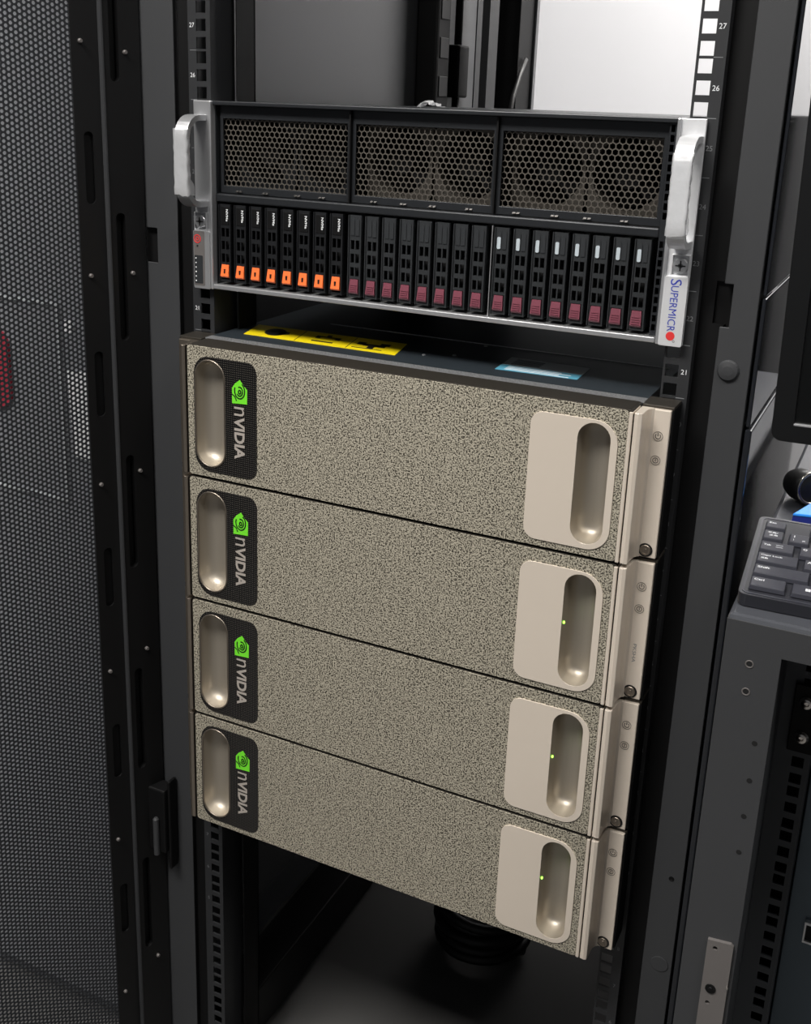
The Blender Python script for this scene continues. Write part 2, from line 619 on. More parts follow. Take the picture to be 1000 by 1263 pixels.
rail_r = rail(1, 0.0)
rail_l = rail(-1, 0.0)
for s, rl in ((1, rail_r), (-1, rail_l)):
    tk = MB()
    for k in range(ZK0, ZK1):
        a, b = sorted((s * 0.2382, s * 0.2452))
        if -9 < k < 9:
            tk.box(a, b, -0.00025, 0.0, k * U - 0.0003, k * U + 0.0003)
    t = tk.obj('unit_tick', m_dimprint, rl, xf=fr)
    t['kind'] = 'stuff'
    for k in range(-16, 9):
        text(str(k + 21), 'unit_number', m_print if k in (0, 5, 6) else m_dimprint, rl, fr(s * 0.2425, -0.0003, (k + 0.5) * U), (1, 0, 0), (0, 0, 1), height=0.0040)  # grey copies of the white print: weaker light put into the colour
# left: inner guide behind the rail
rp('guide_channel', MB().box(-0.2140, -0.2128, 0.030, 0.062, RBOT, RTOP).box(-0.2222, -0.2128, 0.060, 0.062, RBOT, RTOP), m_jet)
# black strip that closes the left post towards the panel
rp('inner_post', MB().box(-0.2900, -0.2800, 0.100, 0.121, RBOT, RTOP), m_jet, 0.001)
# side panels
rp('side_panel', MB().box(-0.2930, -0.2905, 0.045, 0.985, -0.84, RTOP), m_inner)
up = rp('side_panel', MB().box(0.2960, 0.2990, 0.003, 0.99, 0.0900, RTOP), m_gloss, 0.0012)
up2 = rp('side_panel', MB().box(0.2962, 0.2996, 0.002, 0.99, -0.0172, 0.0885), m_gloss, 0.0012)
lo = rp('side_panel', MB().box(0.2962, 0.3018, 0.000, 0.99, RBOT + 0.03, -0.0185), m_gloss, 0.0014)
# rear posts and rails
rp('rear_rail', MB().box(-0.2480, -0.2225, 0.735, 0.737, RBOT, RTOP).box(-0.2240, -0.2222, 0.70, 0.735, RBOT, RTOP), m_rail)
mb = MB()
hs = []
for k in range(0, ZK1):
    for c_ in (6.35, 22.225, 38.1):
        z = k * U + c_ / 1000
        hs += [(0.765, 0.775, z - 0.0048, z + 0.0048)]
grid_plate(mb, 0.745, 0.795, 0.0, RTOP, hs, 0, 0.002, lambda a, b, w_: (-0.2620 + w_, a, b))
rp('cable_channel', mb, m_rail)
rp('rear_post', MB().box(-0.2900, -0.2500, 0.905, 0.985, RBOT, RTOP), m_jet, 0.0015)
rp('rear_post', MB().box(0.2500, 0.2900, 0.905, 0.985, RBOT, RTOP), m_jet, 0.0015)
rp('rear_trim', MB().box(-0.2500, -0.2455, 0.972, 0.985, RBOT, RTOP), m_inner, 0.001)
rp('rear_rail', MB().box(0.2225, 0.2480, 0.735, 0.737, RBOT, RTOP), m_rail)
# base beams and roof
for sx in (-1, 1):
    a, b = sorted((sx * 0.290, sx * 0.236))
    rp('base_beam', MB().box(a, b, 0.03, 0.98, FL + 0.012, FL + 0.085), m_black, 0.002)
rp('base_beam', MB().box(-0.290, 0.290, 0.006, 0.060, FL + 0.012, FL + 0.070), m_black, 0.002)
rp('base_beam', MB().box(-0.236, 0.236, 0.93, 0.98, FL + 0.012, FL + 0.085), m_black, 0.002)
for sx in (-1, 1):
    for yy in (0.05, 0.93):
        mb = MB()
        lathe(mb, (sx * 0.262, yy, FL), (0, 0, 1), [(0.018, 0), (0.018, 0.008), (0.008, 0.009), (0.008, 0.02)], 14)
        rp('levelling_foot', mb, m_jet)
rp('roof_panel', MB().box(-0.293, 0.293, 0.0, 0.985, RTOP, RTOP + 0.02), m_post, 0.002)

# the open mesh door on the left
H0 = Vector((-0.312, -0.010))
DU = Vector((-0.36, -0.933)).normalized()
DN = Vector((-DU.y, DU.x))


def D(u, z, n):                  # n > 0 towards the inside of the door
    p = H0 + DU * u + DN * n
    return fr(p.x, p.y, z)


door = bpy.data.objects.new('door', None)
C.objects.link(door)
door.parent = rack
DZ0, DZ1 = FL + 0.04, RTOP - 0.01


def dbox(mb, u0, u1, n0, n1, z0, z1):
    vs = [D(u, z, n) for z in (z0, z1) for n in (n0, n1) for u in (u0, u1)]
    return mb.add(vs, [(0, 1, 3, 2), (4, 6, 7, 5), (0, 2, 6, 4), (1, 5, 7, 3), (0, 4, 5, 1), (2, 3, 7, 6)])


def stile(u0, u1, uc, n0, n1, slots):
    mb = MB()
    holes = [[(a, b) for a, b in rrect(uc - 0.0050, uc + 0.0050, z0, z1, 0.0048, 5)] for z0, z1 in slots]
    poly(mb, [(u0, DZ0), (u1, DZ0), (u1, DZ1), (u0, DZ1)], holes, n1, n0, D)
    return mb


s1 = [(0.122 + 0.214 * k, 0.190 + 0.214 * k) for k in range(-4, 4)]
s2 = [(-0.015 + 0.251 * k, 0.113 + 0.251 * k) for k in range(-3, 3)]
stile(0.030, 0.058, 0.0445, -0.001, 0.001, s1).obj('door_stile', m_black, door)
stile(-0.010, 0.030, 0.0170, 0.0, 0.0065, s2).obj('door_stile', m_black, door)
mb = MB()
dbox(mb, -0.010, 0.057, -0.0045, -0.0030, DZ0, DZ1)
mb.obj('door_backing', m_jet, door)
mb = MB()
dbox(mb, 0.0285, 0.0302, 0.0, 0.0075, DZ0, DZ1)
mb.obj('door_ridge', m_post, door)
for uu, zz in [(0.0490, 0.271 - 0.218 * k) for k in range(6)] + [(0.006, 0.263 - 0.21 * k) for k in range(6)]:
    mb = MB()
    c0 = H0 + DU * uu + DN * (0.001 if uu > 0.03 else 0.0065)
    p0 = fr(c0.x, c0.y, zz)
    lathe(mb, p0, (DN.x, DN.y, 0), [(0.0022, 0), (0.0022, 0.002), (0.0016, 0.003)], 10)
    mb.obj('stud', m_bracket, door)
mb = MB()
honeycomb(mb, 0.0600, 0.50, -0.95, 0.50, 0.0052, 0.00186, lambda u, v, w_: D(u, v, -w_), 0.001)
pm = raw_obj(mb, 'perforated_panel', m_mesh, door)
mb = MB()
dbox(mb, 0.50, 0.56, -0.02, 0.006, DZ0, DZ1)
dbox(mb, 0.058, 0.50, -0.012, 0.004, 0.50, DZ1)
dbox(mb, 0.058, 0.50, -0.012, 0.004, DZ0, -0.95)
mb.obj('door_frame', m_black, door)
# hinge at the foot of the post
hg = MB()
hg.box(-0.3175, -0.2870, -0.022, -0.002, -0.630, -0.545)
hg.box(-0.2880, -0.2840, -0.016, -0.002, -0.655, -0.535)
ho = rp('hinge', hg, m_jet, 0.002)
mb = MB()
lathe(mb, (-0.2985, -0.024, -0.632), (0, 0, 1), [(0.0036, 0), (0.0036, 0.048), (0.002, 0.050)], 12)
mb.obj('hinge_pin', m_post, ho, xf=fr)
mb = MB()
lathe(mb, (-0.3135, -0.022, -0.552), (0, -1, 0), [(0.003, 0), (0.003, 0.002), (0.0015, 0.003)], 10)
lathe(mb, (-0.3135, -0.022, -0.615), (0, -1, 0), [(0.003, 0), (0.003, 0.002), (0.0015, 0.003)], 10)
mb.obj('hinge_screw', m_bracket, ho, xf=fr)

# vertical power strips at the back left of the rack
pd = thing('power_strip', 'black vertical power strip fixed inside the rear left corner of the rack', 'power strip', (-0.27, 0.60, -0.80))
fp = off(pd)
MB().box(-0.2890, -0.2550, 0.590, 0.635, -0.80, 0.95).obj('casing', m_jet, pd, 0.004, xf=fp)
for k in range(14):
    z = 0.235 + 0.052 * k
    if z > 0.9:
        break
    MB().box(-0.2552, -0.2535, 0.598, 0.627, z, z + 0.028).obj('socket', m_black, pd, 0.002, xf=fp)
pb = thing('cable_box', 'black box with a cable running up behind the silver server', 'box', (-0.27, 0.70, 0.235))
fp = off(pb)
MB().box(-0.2890, -0.2640, 0.690, 0.730, 0.235, 0.310).obj('box_body', m_jet, pb, 0.003, xf=fp)
mb = MB()
tube(mb, [fp(-0.276, 0.712, z) for z in (0.308, 0.40, 0.55, 0.70, 0.95)], 0.006, 10)
mb.obj('cable', m_rubber, pb)
mb = MB()
tube(mb, [fp(-0.276, 0.712, z) for z in (0.236, 0.15, 0.0, -0.5)], 0.006, 10)
mb.obj('cable', m_rubber, pb)
mb = MB()
pts = [(-0.245, 0.93, 0.30), (-0.243, 0.90, 0.275), (-0.238, 0.86, 0.24), (-0.236, 0.84, 0.20), (-0.236, 0.84, -0.2)]
tube(mb, pts, 0.004, 8)
tag(mb.obj('thin_cable', m_rubber), 'thin black cable drooping beside the rear post above the silver server', 'cable')

# ------------------------------------------------------------------ silver four-unit server
sv = thing('storage_server', 'four-unit black storage server with silver ears, honeycomb grilles and a row of drives', 'server', (0, 0.3, U))
fs_ = off(sv)


def sp(name, mb, m, bevel=0.0, parent=None):
    return mb.obj(name, m, parent or sv, bevel, xf=fs_)


ST, SB = 0.2215, 0.0448
# shell: top, bottom, sides, back
ch = MB()
ch.box(-0.2185, 0.2175, 0.0, 0.72, ST - 0.0015, ST).box(-0.2185, 0.2175, 0.02, 0.72, SB, SB + 0.0015)
ch.box(-0.2185, -0.2170, 0.0, 0.72, SB, ST).box(0.2160, 0.2175, 0.0, 0.72, SB, ST).box(-0.2185, 0.2175, 0.718, 0.72, SB, ST)
sp('chassis', ch, m_chassis)
sp('front_lip', MB().box(-0.2190, 0.2178, -0.004, 0.004, ST - 0.0035, ST + 0.0004), m_chassis, 0.0008)
# upper bay frames with honeycomb grilles
GR = [(-0.2150, -0.0737), (-0.0722, 0.0665), (0.0680, 0.2100)]
for gi, (a, b) in enumerate(GR):
    mb = MB()
    grid_plate(mb, a, b, 0.1372, 0.2180, [(a + 0.0035, b - 0.0035, 0.1440, 0.2062)], 0.004, 0.0055, XZ(0))
    f_ = sp('grille_frame', mb, m_chassis, 0.0004)
    mb = MB()
    honeycomb(mb, 0.1418, 0.2075, a + 0.005, b - 0.005, 0.0054, 0.00255, lambda u, v, w_: fs_(v, 0.0065 + w_, u), 0.001, keep=lambda u, v: v < b - 0.0045)
    raw_obj(mb, 'honeycomb_grille', m_grille, f_)
    for q in range(4):
        x = a + 0.020 + q * 0.031 + random.uniform(-0.004, 0.004)
        for xx in (x, x + 0.0036):
            tri = MB()
            tri.add([(xx, 0.0035, 0.1384), (xx + 0.0026, 0.0035, 0.1384), (xx + 0.0026, 0.0012, 0.1390), (xx, 0.0012, 0.1390), (xx, 0.0035, 0.1402), (xx + 0.0026, 0.0035, 0.1402)], [(0, 1, 2, 3), (3, 2, 5, 4), (0, 3, 4), (1, 5, 2), (0, 4, 5, 1)])
            tri.obj('glint_wedge', m_chrome, f_, xf=fs_)  # tiny bright wedges added to stand for reflected specks below the grille
    for cx in ((a + b) / 2 - 0.034, (a + b) / 2 + 0.034):          # fans behind the grille
        mb = MB()
        poly(mb, rrect(cx - 0.0325, cx + 0.0325, 0.1425, 0.2075, 0.004), [circle(cx, 0.175, 0.0300, 28)], 0.030, 0.055, XZ(0))
        fan = sp('fan', mb, m_grille if gi else m_chassis)
        mb = MB()
        lathe(mb, (cx, 0.034, 0.175), (0, 1, 0), [(0.012, 0), (0.013, 0.002), (0.013, 0.018)], 20)
        for q in range(7):
            t0 = 2 * PI * q / 7
            v_ = []
            for rr in (0.012, 0.0285):
                for dt, dy in ((0, 0.034), (0.65, 0.050)):
                    v_.append((cx + rr * math.cos(t0 + dt), dy, 0.175 + rr * math.sin(t0 + dt)))
            mb.add(v_, [(0, 1, 3, 2)])
            mb.add([(p[0], p[1] + 0.001, p[2]) for p in v_], [(0, 2, 3, 1)])
        mb.obj('fan_rotor', m_jet, fan, xf=fs_)
for a, b in ((-0.0737, -0.0722), (0.0665, 0.0680)):
    sp('divider', MB().box(a, b, 0.0, 0.02, 0.1372, 0.2180), m_jet)
sp('bay_floor', MB().box(-0.2165, 0.2155, 0.02, 0.16, 0.1355, 0.1370).box(-0.2165, 0.2155, 0.16, 0.162, 0.05, 0.2185), m_jet)
sp('cross_bar', MB().box(-0.2165, 0.2110, -0.002, 0.012, 0.1290, 0.1366), m_chassis, 0.0012)
sp('bottom_flange', MB().box(-0.2185, 0.2172, -0.006, 0.02, SB - 0.0002, 0.0492), m_alu, 0.0008)
sp('drive_cage', MB().box(-0.2165, 0.2155, 0.030, 0.032, 0.0495, 0.129), m_dark)
# right hand column of small square vents
mb = MB()
hs = [(0.2122, 0.2154, 0.0535 + 0.0075 * k, 0.0590 + 0.0075 * k) for k in range(22) if not 0.126 < 0.0535 + 0.0075 * k < 0.137]
grid_plate(mb, 0.2110, 0.2166, 0.0495, 0.2180, hs, 0, 0.003, XZ(-0.001))
sp('vent_strip', mb, m_chassis)


# drives
def drive(x0, kind):
    xw = 0.0150
    x1 = x0 + xw
    zt, zb = 0.1268, 0.0522
    fx0, fx1 = x0 + 0.0006, x1 - 0.0014
    mid = (fx0 + fx1) / 2
    sl = []
    for r_ in range(3):
        zc = 0.1000 - 0.0123 * r_
        sl += [(fx0 + 0.0021, mid - 0.0006, zc - 0.0042, zc + 0.0042), (mid + 0.0006, fx1 - 0.0021, zc - 0.0042, zc + 0.0042)]
    mb = MB()
    grid_plate(mb, fx0, fx1, 0.0690, zt, sl, -0.0016, 0.0008, XZ(0))
    mb.box(fx0, fx1, -0.0016, 0.0008, zb, 0.0545)
    mb.box(fx0, fx0 + 0.0018, -0.0016, 0.0008, 0.0545, 0.0690).box(fx1 - 0.0018, fx1, -0.0016, 0.0008, 0.0545, 0.0690)
    mb.box(fx0, fx0 + 0.001, 0.0008, 0.028, zb, zt).box(fx1 - 0.001, fx1, 0.0008, 0.028, zb, zt)
    mb.box(fx0 - 0.0002, fx0 + 0.0006, -0.0030, 0.0, zb, zt).box(fx1 - 0.0006, fx1 + 0.0002, -0.0030, 0.0, zb, zt)
    dv = sp('drive_caddy', mb, m_caddy if kind else m_caddydk)
    MB().box(fx0 + 0.001, fx1 - 0.001, 0.007, 0.027, 0.0545, 0.1055).obj('drive_body', m_dark, dv, xf=fs_)
    mm = m_orange if kind == 0 else m_maroon
    la = MB()
    lx0, lx1 = fx0 + 0.0019, fx1 - 0.0019
    lt = 0.0690 if kind == 0 else 0.0685
    lb = 0.0565 if kind == 0 else 0.0552
    la.add([(lx0 + 0.0006, -0.0022, lt), (lx1 - 0.0006, -0.0022, lt), (lx1, -0.0042, lb + 0.0014), (lx0, -0.0042, lb + 0.0014), (lx0, -0.0030, lb), (lx1, -0.0030, lb),
            (lx0 + 0.0006, 0.002, lt), (lx1 - 0.0006, 0.002, lt), (lx1, 0.002, lb), (lx0, 0.002, lb)],
           [(0, 1, 2, 3), (3, 2, 5, 4), (6, 7, 1, 0), (4, 5, 8, 9), (0, 3, 4, 9, 6), (1, 7, 8, 5, 2), (6, 9, 8, 7)])
    if kind:
        for q in range(4):
            zz = lb + 0.0024 + q * 0.0018
            yy = -0.0042 + 0.002 * (zz - lb - 0.0014) / (lt - lb - 0.0014)
            la.box(lx0 + 0.0012, lx1 - 0.0012, yy - 0.0005, yy + 0.0008, zz, zz + 0.0006)
    la.obj('latch', mm, dv, xf=fs_)
    if kind == 0:
        MB().box(mid - 0.0008, mid + 0.0008, -0.0040, -0.0020, 0.0608, 0.0648).obj('latch_slot', m_ink, dv, xf=fs_)
        MB().box(fx0 + 0.0022, fx1 - 0.0018, -0.0021, -0.0015, 0.1075, 0.1245).obj('caddy_window', m_jet, dv, 0.0002, xf=fs_)
        text('NVMe', 'printed_mark', m_print, dv, fs_(fx1 - 0.0040, -0.00225, 0.1165), (0, 0, -1), (1, 0, 0), width=0.0115, height=0.0026, bold=0.02)
    else:
        for q, (a, b) in enumerate(((fx0 + 0.0022, mid - 0.0005), (mid + 0.0005, fx1 - 0.0022))):
            lens = kind == 2 and q == 0
            mb = MB()
            poly(mb, rrect(a, b, 0.1085, 0.1242, (0.0006, 0.0006, 0.0022, 0.0022), 4), [], -0.0022, -0.0014, XZ(0))
            mb.obj('light_pipe', m_pipe, dv, xf=fs_)
            if lens:
                mb = MB()
                poly(mb, rrect(a + 0.0003, b - 0.0003, 0.1086, 0.1188, 0.001, 4), [], -0.0027, -0.0021, XZ(0))
                mb.obj('status_lens', m_lens, dv, xf=fs_)
    return dv


for k in range(8):
    drive(-0.2138 + 0.0176 * k, 0)
for k in range(8):
    drive(-0.0714 + 0.01735 * k, 1)
for k in range(8):
    drive(0.0709 + 0.01735 * k, 2)
sp('cage_rib', MB().box(0.0685, 0.0692, -0.002, 0.002, 0.0495, 0.128), m_alu)

# ears, handles and the two ear modules
for s in (1, -1):
    a, b = sorted((s * 0.2195, s * 0.2395))
    mb = MB()
    mb.box(a, b, -0.0045, -0.0012, SB - 0.0006, ST + 0.0003)
    ear = sp('ear', mb, m_white_alu if s > 0 else m_alu, 0.0006)
    mb = MB()
    a, b = sorted((s * 0.2178, s * 0.2206))
    mb.box(a, b, -0.0075, 0.02, SB - 0.0006, ST + 0.0003)
    mb.obj('ear_flange', m_alu, ear, 0.0008, xf=fs_)
    # handle: flat strap bent into a C
    yo, th = -0.0400, 0.0055
    if s < 0:
        yo = -0.0370
    zt, zb = 0.2090, 0.1235
    outer = [(-0.0045, zt), (-0.0045, zb)]
    R1 = 0.022
    arc = []
    for i in range(9):
        t = -PI / 2 - (PI / 2) * i / 8
        arc.append((yo + R1 + R1 * math.cos(t), zb + R1 + R1 * math.sin(t)))
    for i in range(9):
        t = PI - (PI / 2) * i / 8
        arc.append((yo + R1 + R1 * math.cos(t), zt - R1 + R1 * math.sin(t)))
    inner = []
    R2 = R1 - th
    for i in range(9):
        t = PI / 2 + (PI / 2) * i / 8
        inner.append((yo + R1 + R2 * math.cos(t), zt - R1 + R2 * math.sin(t)))
    for i in range(9):
        t = PI + (PI / 2) * i / 8
        inner.append((yo + R1 + R2 * math.cos(t), zb + R1 + R2 * math.sin(t)))
    outline = [(-0.0045, zb)] + arc + [(-0.0045, zt), (-0.0045, zt - th)] + inner + [(-0.0045, zb + th)]
    mb = MB()
    xa, xb = sorted((s * 0.2245, s * 0.2385))
    poly(mb, outline, [], xa, xb, lambda p, q, w_: (w_, p, q))
    hd = mb.obj('handle', m_white_alu if s > 0 else m_alu, ear, 0.0016, 3, xf=fs_)
    # loose protective film round the handle
    rnd = random.Random(3 if s > 0 else 5)
    mb = MB()
    n, m_ = 16, 7
    vs = []
    for i in range(n + 1):
        z = zb + 0.012 + (zt - zb - 0.024) * i / n
        for j in range(m_ + 1):
            t = j / m_
            if t < 0.7:
                x, y = xa - 0.0005 + (xb - xa + 0.001) * (t / 0.7), yo - 0.0005
            else:
                x, y = xb + 0.0005 + 0.0006 * math.sin(i * 1.7), yo - 0.0005 + (t - 0.7) / 0.3 * (0.0050 + (0.006 if i < 4 else 0.0))
            vs.append((x + rnd.uniform(-0.0002, 0.0004), y + rnd.uniform(-0.0003, 0.0003), z + rnd.uniform(-0.001, 0.001)))
    fsx = [(i * (m_ + 1) + j, i * (m_ + 1) + j + 1, (i + 1) * (m_ + 1) + j + 1, (i + 1) * (m_ + 1) + j) for i in range(n) for j in range(m_)]
    mb.add(vs, fsx)
    fo = raw_obj(MB().add([fs_(*p) for p in vs], fsx), 'protective_film', m_film, ear)
    fo.data.polygons.foreach_set('use_smooth', [True] * len(fsx))
    # thumb screw niche
    mb = MB()
    a, b = sorted((s * 0.2245, s * 0.2392))
    grid_plate(mb, a, b, 0.1000, 0.1180, [(min(a, b) + 0.0012, max(a, b) - 0.0012, 0.1016, 0.1172)], -0.0075, -0.0045, XZ(0))
    mb.obj('screw_niche', m_white_alu if s > 0 else m_alu, ear, 0.0005, xf=fs_)
    cx = s * 0.2320
    mb = MB()
    lathe(mb, (cx, -0.0045, 0.1092), (0, -1, 0), [(0.0062, 0), (0.0062, 0.0025), (0.0055, 0.0036), (0.002, 0.0037), (0.0012, 0.0025)], 24)
    sc = mb.obj('thumb_screw', m_alu, ear, xf=fs_)
    mb = MB()
    mb.box(cx - 0.0040, cx + 0.0040, -0.0085, -0.0078, 0.1087, 0.1097).box(cx - 0.0005, cx + 0.0005, -0.0085, -0.0078, 0.1052, 0.1132)
    mb.obj('screw_slot', m_ink, ear, xf=fs_)
    # module below
    a, b = sorted((s * 0.2206, s * 0.2396))
    pmod = MB()
    poly(pmod, rrect(a, b, SB - 0.0008, 0.1005, (0.0015, 0.0015, 0.0015, 0.0015), 3), [], -0.0085, -0.0045, XZ(0))
    mod = pmod.obj('ear_module', m_white_alu if s > 0 else m_alu, ear, 0.0006, xf=fs_)
    if s > 0:
        Y = -0.0087
        dn, up_ = (0, 0, -1), (1, 0, 0)
        text('S', 'printed_mark', m_blue, ear, fs_(0.2303, Y, 0.0960), dn, up_, width=0.0050, height=0.0088)
        text('UPERMICR', 'printed_mark', m_blue, ear, fs_(0.2298, Y, 0.0746), dn, up_, width=0.0370, height=0.0062)
        mb = MB()
        poly(mb, circle(0.2300, 0.0523, 0.0036, 20), [], -0.0002, 0.0, XZ(-0.0085))
        mb.obj('printed_dot', m_red, ear, xf=fs_)
        mb = MB()
        poly(mb, circle(0.2330, 0.0482, 0.0010, 12), [circle(0.2330, 0.0482, 0.0007, 12)], -0.0002, 0.0, XZ(-0.0085))
        mb.obj('printed_mark', m_dimprint, ear, xf=fs_)
    else:
        mb = MB()
        poly(mb, rrect(-0.2388, -0.2264, 0.0470, 0.1000, 0.001, 3), [], -0.0003, 0.0, XZ(-0.0085))
        mb.obj('control_label', m_bracket, ear, xf=fs_)
        mb = MB()
        poly(mb, circle(-0.2345, 0.0925, 0.0042, 20), [circle(-0.2345, 0.0925, 0.0033, 20)], -0.0006, 0.0, XZ(-0.0085))
        poly(mb, circle(-0.2345, 0.0925, 0.0018, 14), [circle(-0.2345, 0.0925, 0.0010, 14)], -0.0006, 0.0, XZ(-0.0085))
        mb.box(-0.2347, -0.2343, -0.0091, -0.0085, 0.0925, 0.0948)
        mb.obj('power_button', m_red, ear, xf=fs_)
        mb = MB()
        poly(mb, circle(-0.2345, 0.0855, 0.0010, 10), [], -0.0005, 0.0, XZ(-0.0085))
        mb.obj('reset_button', m_ink, ear, xf=fs_)
        mb = MB()
        poly(mb, rrect(-0.2382, -0.2285, 0.0490, 0.0765, 0.001, 3), [], -0.0006, 0.0, XZ(-0.0085))
        mb.obj('status_window', m_pipe, ear, xf=fs_)
        for k in range(6):
            mb = MB()
            zz = 0.0735 - 0.0044 * k
            mb.box(-0.2370, -0.2358, -0.0093, -0.0090, zz - 0.0006, zz + 0.0006)
            mb.obj('status_icon', m_print, ear, xf=fs_)

# crumpled scrap of clear film lying on the silver server
rnd = random.Random(11)
mb = MB()
n = 12
vs, fsx = [], []
c0 = Vector((-0.0925, 0.222, 0.2265))
for i in range(n + 1):
    t = i / n
    base = c0 + Vector((-0.016 + 0.028 * t, 0.006 * math.sin(5 * t), 0.005 * math.sin(PI * min(1, t * 1.1)) + 0.002 * math.sin(9 * t)))
    for j in range(4):
        vs.append(base + Vector((rnd.uniform(-0.003, 0.003), (j - 1.5) * 0.003, rnd.uniform(-0.0015, 0.002))))
for i in range(n):
    for j in range(3):
        fsx.append((i * 4 + j, i * 4 + j + 1, (i + 1) * 4 + j + 1, (i + 1) * 4 + j))
zmin = min(v.z for v in vs)
for v in vs:
    v.z += 0.2217 - zmin
mb.add(vs, fsx)
so = raw_obj(mb, 'film_scrap', m_film)
sm_ = so.modifiers.new('thickness', 'SOLIDIFY')
sm_.thickness = 0.0006
tag(so, 'small crumpled scrap of clear plastic film on top of the silver server', 'scrap')

# ------------------------------------------------------------------ gold servers (three units each)
FY = -0.0555


def pill(cx, z0, z1, r, n=14):
    out = []
    for i in range(n + 1):
        t = PI * i / n
        out.append((cx + r * math.cos(t), z1 - r + r * math.sin(t)))
    for i in range(n + 1):
        t = PI + PI * i / n
        out.append((cx + r * math.cos(t), z0 + r + r * math.sin(t)))
    return out


def trough(mb, cx, z0, z1, r, y0, depth, n=14, rings=12, pw=2.0):
    """concave pill-shaped recess"""
    vs = []
    for k in range(rings + 1):
        t = k / rings
        rr = r * (1 - t) + 1e-5
        u = 1 - t
        y = y0 + depth * (1 - u ** pw) ** (1 / pw)
        for (a, b) in pill(cx, z0 + r * t, z1 - r * t, rr, n):
            vs.append((a, y, b))
    m_ = 2 * (n + 1)
    fs = []
    for k in range(rings):
        for j in range(m_):
            fs.append((k * m_ + j, k * m_ + (j + 1) % m_, (k + 1) * m_ + (j + 1) % m_, (k + 1) * m_ + j))
    return mb.add(vs, fs, True)


PL = dict(cx=-0.1890, z0=-0.1205, z1=-0.0142, r=0.0168)
PR = dict(cx=0.1878, z0=-0.1212, z1=-0.0160, r=0.0138)


